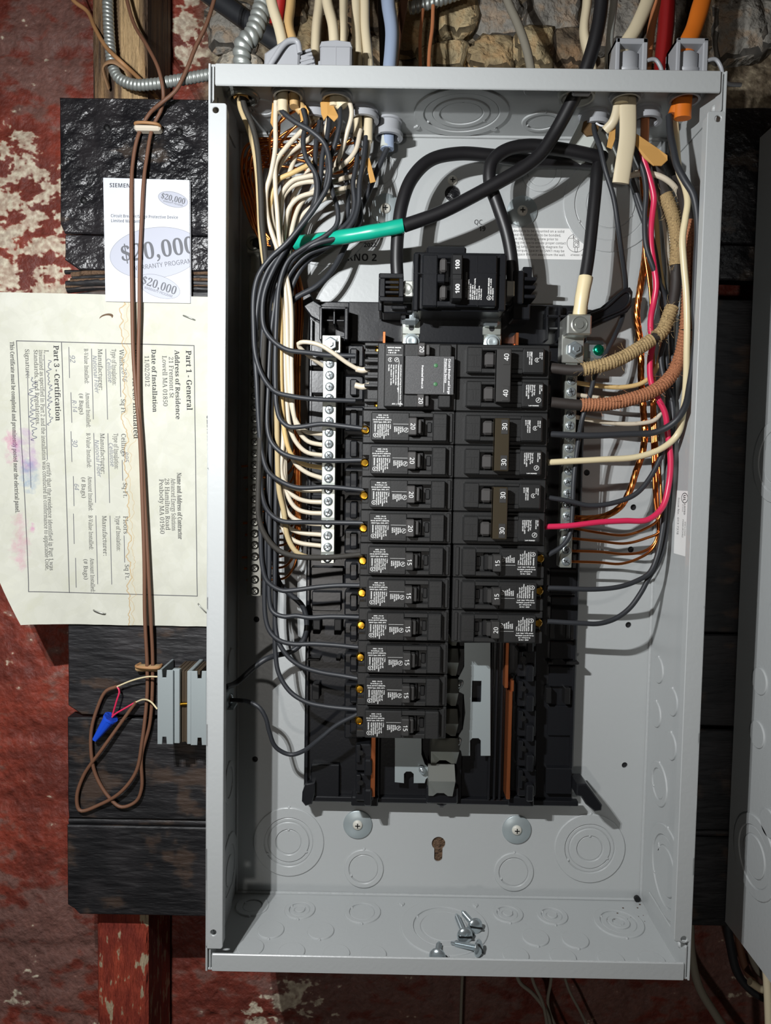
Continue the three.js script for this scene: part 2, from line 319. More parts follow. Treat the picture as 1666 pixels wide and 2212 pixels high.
{ // tarred planks that carry the panel
  const board = thing('plank_backboard', 'black tarred horizontal planks mounted behind the electrical panels', 'boards', [0, -352, -10]);
  const mats = [0, 1, 2].map((k) => {
    const map = data(512, 512, (u, v) => { const n = tfbm(u, v, 5, 5, 20 + k), m = tfbm(u, v, 6, 5, 40 + k) + 0.3 * tfbm(u, v * 6 % 1, 4, 4, 60 + k);
      let c = mixc([17, 17, 20], [36, 34, 36], sm(-0.3, 0.4, n)); c = mixc(c, k ? [74, 56, 44] : [70, 60, 52], sm(k ? 0.1 : 0.26, 0.42, m + 0.25 * n) * 0.7); return c.map(cl); });
    const bmp = grain.clone(); bmp.repeat.set(k ? 1 : 2, k ? 5 : 2.4);
    return std({ map, roughness: k ? 0.55 : 0.34, bumpMap: bmp, bumpScale: k ? 0.0012 : 0.0034 }, 170);
  });
  const splinter = std({ color: 0x5a4431, roughness: 0.8, bumpMap: grain, bumpScale: 0.006 }, 40);
  const Y = (p) => at(300, p, -1.6).y, R = 620, L = at(130, 500, -1.6).x, L2 = at(148, 1600, -1.6).x;
  const wavy = (x0, x1, y0, y1, jag = 1.2) => { const p = []; for (let x = x0; x <= x1; x += 12) p.push([x, y1 + jag * fbm(x / 30, y1, 3)]); for (let y = y1; y >= y0; y -= 10) p.push([x1, y]); for (let x = x1; x >= x0; x -= 12) p.push([x, y0 + jag * fbm(x / 30, y0, 8)]); for (let y = y0 + 8; y < y1 - 4; y += 8) p.push([x0 + jag * fbm(y / 20, x0, 5), y]); return p; };
  const plank = (p, k, z = -1.6) => obj('plank', prism(p, -18.6, z, 1.1), mats[k], board);
  plank(wavy(L, R, Y(506), Y(212)), 0);
  const p2 = wavy(L + 4, R, Y(584), Y(509), 2); plank(p2, 0);
  plank([[at(150, 640, -3).x, Y(660)], [at(140, 630, -3).x, Y(640)], [at(175, 622, -3).x, Y(632)], [at(215, 628, -3).x, Y(626)], [R, Y(624)], [R, Y(1345)], [L2, Y(1345)], [at(165, 700, -3).x, Y(700)]], 1, -3);
  plank(wavy(L2, R, Y(1546), Y(1348)), 1); plank(wavy(L2 - 1, R, Y(1770), Y(1553)), 2);
  obj('bead', tube([V(L2 - 1, Y(1778), -6), V(R, Y(1778), -6)], 3.6, { n: 60, rf: (s) => 1 + 0.08 * fbm(s / 12, 2, 1) }), mats[1], board);
  plank([[L2 - 2, Y(1786)], [R, Y(1786)], [R, Y(1976)], [at(172, 1976, -2).x, Y(1978)], [at(160, 1962, -2).x, Y(1966)], [L2 - 2, Y(1958)]], 2);
  for (let i = 0; i < 7; i++) obj('splinter', tube([at(rr(135, 160), 588 + i * 6.5, -8), at(rr(200, 250), 586 + i * 6.5 + rr(-4, 4), -6), at(470, 586 + i * 6.5 + rr(-3, 3), -7)], rr(1.8, 3), { n: 40, rf: (s, a) => 1 + 0.35 * fbm(s / 9, a, i) }), i % 2 ? splinter : mats[1], board);
  for (const [x, y, w] of [[232, 277, 'left of the white cable staple'], [388, 285, 'between the white cable staple and the panel box'], [182, 434, 'left of the warranty booklet']]) single('nail', 'dark nail head in the top plank ' + w, 'nail', turn(at(x, y, -1.5), [[2.6, 0], [2.8, 1.2], [1.4, 2.2], [0, 2.4]]), M.dark, 'nails in the planks');
  { const q = at(948, 1832, -1.6); obj('bare_wood', box(q.x - 16, q.x + 16, q.y - 22, q.y + 20, -1.8, -1.56, 0.05), splinter, board); }
}
{ // the lamp that lights the panel, hung left of the camera
  const [x, y, z] = LAMP, t = thing('work_light', 'twin LED work lamp hanging from the ceiling on a thin rod', 'lamp', [x, 800, z + 20]);
  obj('housing', box(x - 26, x + 26, y - 14, y + 16, z + 6, z + 30, 4), M.dark, t);
  for (const d of [-10.5, 10.5]) obj('lens', turn(V(x + d, y, z + 5.6), [[3.2, -2], [3.2, 0], [0, 0.4]]), std({ color: 0xffffff, emissive: LED_COLOUR, emissiveIntensity: 4, roughness: 0.3 }), t);
  obj('bracket', box(x - 6, x + 6, y + 14, y + 26, z + 12, z + 28, 1), M.steel, t);
  obj('rod', tube([V(x, y + 24, z + 20), V(x, y + 300, z + 20), V(x, 798, z + 20)], 3), M.dark, t);
  obj('ceiling_rose', turn(V(x, 800, z + 20), [[40, 0], [40, -6], [12, -16], [0, -16]], 'y'), M.dark, t);
}
{
  const [x, y, z] = FILL_BULB, t = thing('added_fill_lamp', 'added unseen fill lamp, a bare bulb on a low stand', 'lamp', [x, -1450, z]);  // made-up lamp body around the added fill light
  obj('glass_bulb', soft(turn(V(x, y, z), [[0, 34], [14, 31], [26, 20], [30, 4], [26, -12], [16, -30], [13, -42]], 'y'), -1), std({ color: 0xffffff, emissive: new THREE.Color(1, 0.95, 0.9), emissiveIntensity: 6, roughness: 0.4 }), t);
  obj('socket', turn(V(x, y, z), [[13, -40], [20, -44], [20, -74], [8, -84], [0, -84]], 'y'), M.dark, t);
  obj('pole', tube([V(x, y - 80, z), V(x, -900, z), V(x, -1430, z)], 9), M.dark, t);
  obj('base', turn(V(x, -1450, z), [[120, 0], [120, 12], [30, 22], [10, 30], [0, 30]], 'y'), M.dark, t);
}
// ---------------------------------------------------------------- the enclosure
const HW = WB / 2, HH = HB / 2, T = 1.5;
const encl = thing('panel_enclosure', 'open light grey steel breaker panel box mounted on the tarred planks', 'panel box', [0, -HH, 0]);
function ringStack(c, radii, axis, sgn, n = 44) {     // concentric knock-out rings pressed alternately out and in
  const h = [1.15, 0.45, 1.15, 0.45, 1.15], p = [[radii[0] + 0.25, 0.02]];
  radii.forEach((r, i) => { const a = h[i], nx = radii[i + 1] ?? 0; p.push([r, a - 0.3], [r - 0.5, a]); if (nx) p.push([nx + 0.95, a], [nx + 0.6, a - 0.25], [nx + 0.5, 0.05], [nx + 0.08, 0.05]); else p.push([0, a]); });
  const q = p.map(([r, z]) => [r, z * sgn]); return soft(turn(c, q, axis, n), 0.93);
}
function knockout(c, radii, axis, sgn = 1) {
  const k = obj('knockout', ringStack(c, radii, axis, sgn), M.paint, encl);
  const tabs = radii.map((r, i) => { const a = 1.57 + i * 2.1, e = [Math.cos(a) * r, Math.sin(a) * r], q = axis === 'z' ? V(c.x + e[0], c.y + e[1], c.z) : axis === 'y' ? V(c.x + e[0], c.y, c.z + e[1]) : V(c.x, c.y + e[1], c.z + e[0]); const g = new THREE.SphereGeometry(1.4, 8, 6); g.translate(q.x, q.y, q.z); return g; });
  obj('tab', tabs, M.paint, k); return k;
}
{
  const kh = at(947.6, 1822, 0), key = new THREE.Path(); key.absarc(kh.x, kh.y, 6, -Math.PI * 0.29, Math.PI * 1.29, false); key.lineTo(kh.x - 3.6, kh.y - 12); key.absarc(kh.x, kh.y - 13, 3.6, Math.PI, 0, false);
  const hs = [[554, 1338], [551, 1640], [1358, 1350], [1350, 1653], [1369, 1096], [1363, 1187], [1268, 1021]].map(([x, y]) => { const q = at(x, y, 0); return hole(q.x, q.y, 2.6); });
  const q = at(978, 418, 0); hs.push(hole(q.x, q.y, 6.6), key);
  obj('back_panel', prism([[-HW, -HH], [HW, -HH], [HW, HH], [-HW, HH]], -T, 0, 0, hs), M.paint, encl);
}
const wallL = obj('side_wall', box(-HW, -HW + T, -HH, HH, 0, DB, 0.3), M.paint, encl);
const wallR = obj('side_wall', box(HW - T, HW, -HH, HH, 0, DB, 0.3), M.paint, encl);
obj('bottom_wall', box(-HW + T, HW - T, -HH, -HH + T, 0, DB - 1.5, 0.2), M.paint, encl);
// where cables enter through the top wall: [px, py, clear radius]
const TY = HH - T, ENTRY = { armour: [525, 205, 11], a: [622, 197, 11], b: [727, 205, 11], c: [680, 236, 10.5], d: [785, 238, 10.5], e: [838, 262, 10.5], service: [1247, 195, 13], f: [1283, 248, 11], g: [1352, 205, 11], h: [1395, 238, 10.5], i: [1480, 205, 11] };
for (const k in ENTRY) { const [x, y, r] = ENTRY[k]; ENTRY[k] = { c: onY(x, y, TY), r }; }
{
  const pts = [[-HW + T, 0], [HW - T, 0], [HW - T, DB - 1.5], [-HW + T, DB - 1.5]].map(([x, z]) => [x, -z]).reverse();
  const g = prism(pts, 0, T, 0, Object.values(ENTRY).map(({ c, r }) => hole(c.x, -c.z, r)));
  g.rotateX(-Math.PI / 2); g.translate(0, TY, 0); obj('top_wall', g, M.paint, encl);
}
const rounded = (x0, x1, y0, y1, r) => { const s = new THREE.Shape(); s.moveTo(x0 + r, y0); s.lineTo(x1 - r, y0); s.absarc(x1 - r, y0 + r, r, -Math.PI / 2, 0); s.lineTo(x1, y1 - r); s.absarc(x1 - r, y1 - r, r, 0, Math.PI / 2); s.lineTo(x0 + r, y1); s.absarc(x0 + r, y1 - r, r, Math.PI / 2, Math.PI); s.lineTo(x0, y0 + r); s.absarc(x0 + r, y0 + r, r, Math.PI, Math.PI * 1.5); return s.getPoints(6).map((p) => [p.x, p.y]); };
for (const s of [-1, 1]) {
  const y1 = s < 0 ? at(466, 222, DB).y : at(1552, 240, DB).y, y0 = s < 0 ? at(462, 2050, DB).y : at(1482, 2035, DB).y, a = s < 0 ? -HW : HW - 12.8, b = s < 0 ? -HW + 12.8 : HW;
  const h1 = s < 0 ? at(466, 237, DB) : at(1552, 256, DB), h2 = s < 0 ? at(461, 2015, DB) : at(1478, 2029, DB);
  obj('flange', prism(rounded(a, b, y0, y1, 2), DB - 1.6, DB, 0.4, [hole(h1.x, h1.y, 2.2), hole(h2.x, h2.y, 2.2)]), M.paint, encl);
  // the edge is a real fold: rolled metal along the outer corner
  obj('flange_fold', tube([V(s * (HW - 0.9), y0 + 2, DB - 0.9), V(s * (HW - 0.9), y1 - 2, DB - 0.9)], 0.95, { n: 2 }), M.paint, encl);
  obj('inner_return', box(s * (HW - 12.8), s * (HW - 12.0), y0 + 3, y1 - 3, DB - 8, DB - 1, 0.2), M.paint, encl);
  for (const e of [-1, 1]) {                          // corner tabs of the end walls, with a rivet
    const yc = e * (HH - 11);
    obj('corner_tab', box(s * (HW - T - 1.4), s * (HW - T), yc - 12, yc + 10, 20, DB - 3, 0.3), M.paint, encl);
    obj('rivet', turn(V(s * (HW - T - 1.4), e * (HH - 19), DB - 14), [[0, -s * 1.6], [2, -s * 1.4], [3, 0]].map(([r, h]) => [r, h]), 'x', 16), M.paint, encl);
  }
}
for (const e of [-1, 1]) {                            // top and bottom lips
  const y0 = e > 0 ? HH - 14.6 : -HH, y1 = e > 0 ? HH : -HH + 13.4;
  obj('lip', prism(rounded(-HW + 4.6, HW - 4.4, y0, y1, 1), DB - 1.5, DB + 0.2, 0.5), M.paint, encl);
  obj('lip_fold', tube([V(-HW + 5, e * (HH - 1.1), DB - 1.1), V(HW - 5, e * (HH - 1.1), DB - 1.1)], 1.25, { n: 2 }), M.paint, encl);
  obj('lip_edge', tube([V(-HW + 5, e > 0 ? y0 + 0.6 : y1 - 0.6, DB - 1.0), V(HW - 5, e > 0 ? y0 + 0.6 : y1 - 0.6, DB - 1.0)], 0.85, { n: 2 }), M.paint, encl);
  for (const s of [-1, 1]) obj('corner_seam', prism([[s * (HW - 2.6), e * HH * 1 - e * 1], [s * (HW - 3.6), e * (HH - 1)], [s * (HW - 3.6), e * (HH - 24)], [s * (HW - 2.6), e * (HH - 26)]], DB - 10, DB - 1.2, 0), M.paint, encl);
}
// creases where the sheet is folded between back and sides
for (const [a, b] of [[V(-HW + 2.2, -HH + 2, 0.7), V(-HW + 2.2, HH - 2, 0.7)], [V(HW - 2.2, -HH + 2, 0.7), V(HW - 2.2, HH - 2, 0.7)], [V(-HW + 2, -HH + 2.2, 0.7), V(HW - 2, -HH + 2.2, 0.7)], [V(-HW + 2, HH - 2.2, 0.7), V(HW - 2, HH - 2.2, 0.7)]]) obj('fold', tube([a, b], 1.5, { n: 2, m: 8 }), M.paint, encl);
// knock-outs
for (const [x, y, r] of [[624, 1818, [31, 21.5, 18, 11]], [1274, 1832, [31, 21.5, 18, 11]], [786, 1876, [17.4, 12.6]], [1110, 1883, [17.4, 12.6]], [1170, 370, [17, 12]], [1320, 440, [40, 30, 20]], [700, 470, [40, 30, 20]], [820, 370, [15, 11]]]) knockout(at(x, y, 0), r, 'z');
for (const [x, y, r] of [[545, 1958, [14, 8]], [648, 1966, [13, 8.5, 4.2]], [783, 1971, [15.5, 10.5]], [960, 2003, [36, 25, 19]], [1097, 1974, [13, 8.5, 4.2]], [1193, 1978, [13, 8.5, 4.2]], [1337, 1993, [20.5, 14.5, 9, 4.5]], [585, 2010, [10.8]], [693, 2012, [10.8]], [1157, 2026, [10.8]], [1243, 2031, [10.8]], [541, 2048, [10.4]], [630, 2057, [10.4]], [727, 2061, [10.4]], [806, 2063, [10.4]], [1114, 2065, [10.4]], [1216, 2069, [10.4]], [1320, 2074, [10.4]], [1408, 2076, [10.4]], [868, 1953, [2.4]], [1027, 1956, [2.4]]]) knockout(onY(x, y, -HH + T), r, 'y');
for (const [x, y, r] of [[997, 243, [37, 29, 22, 16.5]], [1170, 262, [15.5, 11.5]], [1165, 192, [11]], [901, 275, [2.6]], [1068, 278, [2.6]], [565, 232, [13, 8.5]]]) knockout(onY(x, y, TY), r, 'y', -1);
for (const [x, y, r] of [[1423, 1447, [11]], [1453, 1516, [11]], [1418, 1542, [11]], [1450, 1611, [11]], [1424, 1693, [18, 12]], [1440, 1882, [36, 27, 19]], [1424, 1830, [3]]]) knockout(onX(x, y, HW - T), r, 'x', -1);
for (const [x, y, r] of [[494, 1690, [17, 12]], [498, 1430, [11]], [494, 1880, [30, 20, 12]]]) knockout(onX(x, y, -HW + T), r, 'x', 1);
knockout(V(HW - T, 232, 47), [36, 27, 18], 'x', -1);
{ const q = V(HW - 6, -HH + 4, 3); obj('corner_hole', turn(q, [[2.6, -2], [2.6, 0.6], [0, 0.6]]), M.dark, encl); }
// fixing screws through wide washers
function phillips(c, r, parent, mat, name = 'screw_head') {
  const h = obj(name, soft(turn(c, [[r, -0.2], [r, 0.7], [r * 0.82, 1.5], [r * 0.45, 2], [0, 2.1]]), 0.6), mat, parent);
  obj('recess', [box(c.x - r * 0.5, c.x + r * 0.5, c.y - r * 0.11, c.y + r * 0.11, c.z + 1.5, c.z + 2.25, 0.1), box(c.x - r * 0.11, c.x + r * 0.11, c.y - r * 0.5, c.y + r * 0.5, c.z + 1.5, c.z + 2.25, 0.1)], M.dark, h);
}
const screwpaint = std({ color: 0xc4c2b8, roughness: 0.4 });
[[833, 452, 'beside the bent black cable under the top left cables'], [1128, 457, 'above the instruction sticker'], [773, 1780, 'below the left breaker column'], [1116, 1791, 'below the empty breaker slots']].forEach(([x, y, where]) => {
  const c = at(x, y, 0), t = thing('washer_screw', 'round zinc washer with crosshead screw ' + where, 'screw', [c.x, c.y, 0], 'screws fixing the box to the planks');
  obj('washer', soft(turn(c, [[3, 0.1], [12.4, 0.1], [12.7, 0.5], [12.7, 1.3], [12.3, 1.7], [3, 1.7]], 'z', 44), 0.6), M.zincdull, t);
  phillips(V(c.x, c.y, 1.8), 4.3, t, screwpaint);
});
{ const c = at(978, 390, 0), t = thing('pan_head_screw', 'crosshead screw above the open round hole in the back panel', 'screw', [c.x, c.y, 0]); phillips(c, 4.2, t, screwpaint); }
// ---------------------------------------------------------------- the plastic interior that carries bus bars and breakers
const chas = thing('panel_interior', 'black moulded plastic interior that carries the breakers and bus bars', 'panel interior', [0, -236, 0]);
{
  obj('base_plate', [pbox(662, 655, 1254, 1738, 2, 12, 1), pbox(664, 690, 670, 1730, 12, 17, 0.5), pbox(1246, 690, 1252, 1690, 12, 17, 0.5)], M.black, chas);
  obj('edge_rail', pbox(664, 1726, 1250, 1737, 12, 18, 0.6), M.black, chas);
  obj('head_plate', [pbox(752, 655, 1215, 742, 12, 20, 0.8), pbox(905, 690, 1045, 742, 20, 34, 1)], M.black, chas);
  // raised fields of the side wings
  for (const [x0, y0, x1, y1, h] of [[672, 745, 742, 792, 20], [672, 800, 742, 850, 20], [672, 860, 742, 960, 18], [672, 970, 742, 1060, 18], [672, 1070, 742, 1160, 18], [672, 1225, 742, 1270, 17], [674, 1278, 737, 1320, 17], [672, 1652, 733, 1722, 17],
    [1240, 790, 1252, 1000, 16], [1188, 1230, 1248, 1282, 17], [1190, 1290, 1250, 1340, 18], [1188, 1386, 1240, 1425, 16], [1186, 1440, 1240, 1484, 16], [1184, 1525, 1240, 1590, 15], [1180, 1660, 1236, 1716, 18]]) obj('field', pbox(x0, y0, x1, y1, 11.5, h, 0.7), M.black, chas);
  for (const [x0, y0, x1, y1] of [[676, 1340, 692, 1370], [664, 1422, 692, 1428], [726, 1420, 736, 1428], [674, 1478, 690, 1512], [722, 1338, 738, 1372], [1187, 1346, 1199, 1380], [1222, 1346, 1232, 1380], [1180, 1486, 1192, 1520], [1220, 1486, 1232, 1522], [1222, 1430, 1252, 1436], [1183, 1430, 1195, 1436]]) obj('latch', pbox(x0, y0, x1, y1, 11.5, 22, 0.6), M.dark, chas);
  // stepped shelf the breakers hook on, one step per pole
  for (let i = 0; i < 13; i++) {
    const y = 742 + i * 66.5;
    obj('hook_shelf', [pbox(744, y + 3, 786, y + 56, 11.5, 27, 1.2), pbox(756, y + 10, 772, y + 46, 27, 32, 1)], M.black, chas);
  }
  for (const [x, y0, n] of [[1120, 760, 15], [769, 1608, 2]]) for (let i = 0; i < n; i++) {
    const y = y0 + i * 64.5;
    const h = obj('breaker_hook', [pbox(x - 1, y, x + 38, y + 58, 11.5, 28, 1), pbox(x + 18, y + 34, x + 34, y + 70, 26, 36, 1.2), pbox(x, y + 2, x + 10, y + 40, 28, 32, 0.6)], M.black, chas);
    const c = at(x + 8, y + 18, 32); obj('peg_hole', turn(V(c.x + 1, c.y, 32), [[2.2, 0], [2.2, 0.4], [0, 0.4]]), M.dark, h);
  }
  for (const x of [822, 1066, 1078, 1090]) obj('rib', pbox(x, 745, x + 5, 1728, 11.5, 20, 0.5), M.black, chas);
  for (const x of [745, 1120]) obj('foot', pbox(x + (x < 800 ? 14 : -22), 1722, x + (x < 800 ? 72 : 34), 1743, 4, 24, 1), M.black, chas);
  // holder frames at the head of the neutral bars
  obj('bar_holder', [pbox(690, 662, 752, 668, 12, 40, 0.6), pbox(744, 662, 752, 734, 12, 40, 0.6), pbox(690, 662, 696, 734, 12, 40, 0.6), pbox(696, 726, 750, 736, 12, 36, 0.6), pbox(720, 668, 724, 700, 12, 34, 0.4), pbox(696, 690, 744, 694, 12, 30, 0.4)], M.black, chas);
  obj('bar_holder', [pbox(1180, 662, 1186, 735, 12, 31, 0.6), pbox(1206, 660, 1212, 735, 12, 31, 0.6), pbox(1180, 680, 1235, 686, 12, 31, 0.6), pbox(1225, 672, 1262, 720, 12, 24, 0.8), pbox(1186, 706, 1206, 712, 12, 30, 0.5)], M.black, chas);
  // paddle arms
  const arm = (p, z0, z1) => obj('arm', pprism(p, z0, z1, 1), M.black, chas);
  arm([[1232, 690], [1258, 676], [1298, 664], [1350, 622], [1362, 620], [1368, 630], [1366, 660], [1356, 674], [1306, 696], [1262, 716], [1236, 730]], 18, 27);
  obj('arm_rim', tube(px([[1262, 704, 28], [1302, 686, 28], [1350, 664, 28], [1360, 650, 28], [1361, 634, 28], [1352, 630, 28], [1304, 668, 28], [1268, 682, 28]]), 1), M.black, chas);
  arm([[650, 632], [656, 625], [668, 628], [680, 650], [696, 660], [704, 690], [690, 694], [672, 684], [654, 660]], 14, 24);
  arm([[660, 1694], [681, 1690], [680, 1716], [674, 1738], [660, 1742], [652, 1732], [653, 1712]], 10, 22);
  arm([[1247, 1694], [1268, 1694], [1282, 1712], [1302, 1740], [1300, 1752], [1286, 1754], [1266, 1738], [1256, 1722], [1246, 1720]], 12, 34);
  const c0 = at(656, 632, 25); obj('arm_pin', cyl(c0, 2, -4, 0.8), M.alu, chas);
  // copper bus bars standing on edge
  obj('bus_bar', [pbox(1100, 742, 1108, 1487, 12, 30, 0.4), pbox(1104, 1470, 1111, 1494, 12, 30, 0.4), pbox(1097, 1494, 1105, 1727, 12, 31, 0.4)], M.copperbar, chas, 'bare copper bus bar edge in the empty slots');
  obj('bus_bar', [pbox(808, 742, 818, 1722, 12, 31, 0.4)], M.copperbar, chas, 'bare copper bus bar edge below the breakers');
  for (const [x, y] of [[831, 738], [1119, 740]]) obj('bus_tail', pbox(x - 4, y - 22, x + 2, y + 6, 20, 36, 0.3), M.copperbar, chas);
  // silver bus plates and stab fingers
  obj('bus_plate', prism([[1003, 1388], [1060, 1388], [1060, 1633], [1039, 1633], [1039, 1600], [1034, 1595], [1021, 1595], [1016, 1600], [1016, 1633], [998, 1633], [996, 1622], [990, 1618], [984, 1600], [1000, 1575], [1005, 1540], [1002, 1500], [990, 1494], [975, 1500], [972, 1482], [992, 1462], [1003, 1440]].map(([x, y]) => { const q = at(x, y, 22); return [q.x, q.y]; }), 20.4, 22, 0.2, [(() => { const r = rect(1020, 1471, 1040, 1517, 22), h = new THREE.Path(); h.moveTo(r[0], r[2]); h.lineTo(r[1], r[2]); h.lineTo(r[1], r[3]); h.lineTo(r[0], r[3]); return h; })()]), M.zincdull, chas, 'zinc plated bus plate beside the empty slots');
  obj('bus_plate', pprism([[853, 1560], [911, 1560], [911, 1630], [918, 1650], [936, 1668], [920, 1684], [918, 1692], [894, 1692], [894, 1672], [888, 1667], [878, 1667], [873, 1672], [873, 1692], [853, 1690]], 20.4, 22, 0.2), M.zincdull, chas);
  for (const [x, y, a] of [[992, 1479, 0.8], [988, 1604, 0.8], [913, 1664, -0.9]]) { const c = at(x, y, 24), d = V(Math.cos(a), Math.sin(a), 0).multiplyScalar(4); obj('rivet', tube([c.clone().sub(d), c.clone().add(d)], 3, { n: 8, m: 12, taper: (t) => Math.sqrt(Math.max(0.05, 1 - (2 * t - 1) ** 2 * 0.92)) }), M.zinc, chas); }
  const stab = (x0, x1, ya, yb, yc, z0, z1) => { const r = rect(x0, ya, x1, yc, z1), ym = at((x0 + x1) / 2, yb, z1).y, n = (r[1] - r[0]) * 0.22; return obj('stab', geo([[r[0], r[3], z0], [r[1], r[3], z0], [r[1], ym, z1], [r[0], ym, z1], [r[0] + 1, r[2], z0], [r[0] + n, r[2], z0], [r[0] + n * 1.6, r[2] + 3.5, z0 + 2], [r[1] - n * 1.6, r[2] + 3.5, z0 + 2], [r[1] - n, r[2], z0], [r[1] - 1, r[2], z0], [r[0], r[3], z0 - 10], [r[1], r[3], z0 - 10], [r[0], r[2], z0 - 10], [r[1], r[2], z0 - 10]], [[0, 3, 2, 1], [3, 4, 5, 6, 7, 8, 9, 2], [0, 10, 12, 4, 3], [1, 2, 9, 13, 11]]), M.steel, chas); };
  for (let i = 0; i < 13; i++) { const y = 745 + i * 66.2, s = i * 1.2; stab(940 - s * 0.5, 996 - s * 0.4, y, y + 24, y + 60, 27, 37); }
  stab(931, 992, 1606, 1624, 1662, 28, 40); stab(926, 984, 1662, 1688, 1734, 27, 39);
  obj('stab_seat', [pbox(921, 1700, 990, 1738, 4, 25, 1.5), pbox(944, 1728, 966, 1748, 4, 22, 3), pbox(980, 1400, 1000, 1735, 11.5, 18, 0.6)], M.black, chas);
  // straps from the main breaker with their bolts
  for (const [x, y] of [[889, 716], [1063, 718]]) {
    const s = obj('main_strap', [pbox(x - 20, y - 24, x + 20, y + 6, 20, 34, 0.6), pbox(x - 20, y + 4, x + 20, y + 40, 20, 32, 0.6)], M.tin, chas);
    const c = at(x, y + 22, 33); obj('strap_bolt', soft(turn(c, [[6.4, -1], [6.4, 0.8], [4.8, 1.4], [4.4, 3.4], [3.2, 4], [1.2, 3.2], [0, 3.2]], 'z', 24), 0.6), M.zincdull, s);
    const e = at(x, y - 8, 34.4); obj('strap_hole', turn(V(e.x, e.y, 34.05), [[2.2, 0], [2.2, 0.1], [0, 0.1]]), M.dark, s);
  }
}
// ---------------------------------------------------------------- terminal bars
function barScrew(c, parent, mat, r = 3.5, a = rr(0, 3.14)) {
  const h = obj('terminal_screw', soft(turn(c, [[r, -0.4], [r + 0.1, 0.6], [r * 0.86, 1.3], [r * 0.6, 1.5], [0, 1.4]], 'z', 16), 0.6), mat, parent);
  const d = V(Math.cos(a), Math.sin(a), 0), g = [d, V(-d.y, d.x, 0)].map((e, i) => { const q = box(-r * (i ? 0.45 : 0.8), r * (i ? 0.45 : 0.8), -0.32, 0.32, 1.2, 1.65, 0.08); q.rotateZ(Math.atan2(e.y, e.x)); q.translate(c.x, c.y, c.z); return q; });
  obj('slot', g, M.dark, h);
}
function terminalBar(name, label, top, bottom, ys, wpx, z0, z1, mat, smat) {
  const X = (y) => top[0] + (bottom[0] - top[0]) * (y - top[1]) / (bottom[1] - top[1]);
  const c = at(bottom[0], bottom[1], z1), t = thing(name, label, 'terminal bar', [c.x, c.y, z0]);
  const a = at(top[0], top[1], z1), w = wpx / 2 / (F / (eye.z - z1));
  obj('bar', box(Math.min(a.x, c.x) - w, Math.max(a.x, c.x) + w, c.y, a.y, z0, z1, 0.4), mat, t);
  for (const y of ys) { const q = at(X(y), y, z1); barScrew(V((a.x + c.x) / 2 + (q.x - (a.x + c.x) / 2) * 0.5, q.y, z1), t, smat); }
  return t;
}
const nbL = terminalBar('neutral_bar', 'silver neutral bar beside the left breakers, taking a row of white wires', [713, 728], [708, 1217], Array.from({ length: 18 }, (_, i) => 786 + i * 24.75), 28, 32, 44, M.tin, M.zinc);
{ const c = at(714, 744, 46); obj('bolt_nut', soft(turn(V(c.x, c.y, 44), [[6.6, 0], [6.6, 0.8], [5.4, 1], [5.2, 4.2], [4.6, 4.8], [2.4, 4.8], [2.4, 6.4], [0, 6.4]], 'z', 6), 0.9), M.zinc, nbL); obj('bolt_plate', pbox(696, 724, 736, 762, 26, 43, 0.5), M.tin, nbL); }
const nbR = terminalBar('neutral_bar', 'silver neutral bar beside the right breakers under a large cable lug', [1236, 784], [1222, 1226], Array.from({ length: 17 }, (_, i) => 822 + i * 24.4), 25, 32, 44, M.tin, M.zinc);
{
  obj('lug_strap', pbox(1214, 722, 1262, 784, 32, 45, 0.6), M.alu, nbR);
  obj('lug_body', pbox(1226, 678, 1279, 723, 32, 58, 1.2), M.alu, nbR, 'square aluminium cable lug');
  const c = at(1252, 701, 58); obj('lug_screw', soft(turn(V(c.x, c.y, 58), [[6.4, -0.1], [6.4, 0.4], [5.6, 0.7], [5.4, 0.1], [3.4, 0.1], [3.2, 0.9], [0, 0.9]], 'z', 30), 0.7), M.steel, nbR);
  const n = at(1242, 755, 46); obj('bolt_nut', soft(turn(V(n.x, n.y, 45), [[6.8, 0], [6.8, 0.9], [5.4, 1.1], [5.2, 4.4], [4.6, 5], [2.4, 5], [2.4, 6.4], [0, 6.4]], 'z', 6), 0.9), M.zinc, nbR);
  obj('bond_tab', [pbox(1262, 734, 1312, 782, 28, 36, 3)], M.zinc, nbR);
  const g = at(1294, 756, 37); obj('bond_screw', soft(turn(V(g.x, g.y, 36), [[4.4, 0], [4.4, 1], [3.4, 2.2], [1.6, 2.8], [0, 2.9]], 'z', 20), 0.4), M.greenscrew, nbR, 'green bonding screw');
}
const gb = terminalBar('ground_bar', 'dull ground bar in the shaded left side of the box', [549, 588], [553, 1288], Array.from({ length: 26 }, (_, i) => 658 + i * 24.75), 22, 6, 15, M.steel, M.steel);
{
  obj('lug_plate', pbox(533, 504, 565, 546, 4, 16, 0.8), M.alu, gb); const c = at(548, 526, 16); obj('lug_screw', soft(turn(V(c.x, c.y, 16), [[6, -0.1], [6, 0.6], [5, 1.6], [3, 1.6], [2.6, 0.8], [0, 0.8]], 'z', 24), 0.7), M.steel, gb);
  obj('lug_tang', pbox(541, 546, 560, 596, 6, 10, 0.4), M.steel, gb);
  obj('bar_foot', [pbox(556, 1268, 575, 1284, 0, 12, 0.6), pbox(556, 700, 575, 716, 0, 12, 0.6)], M.black, gb);
}
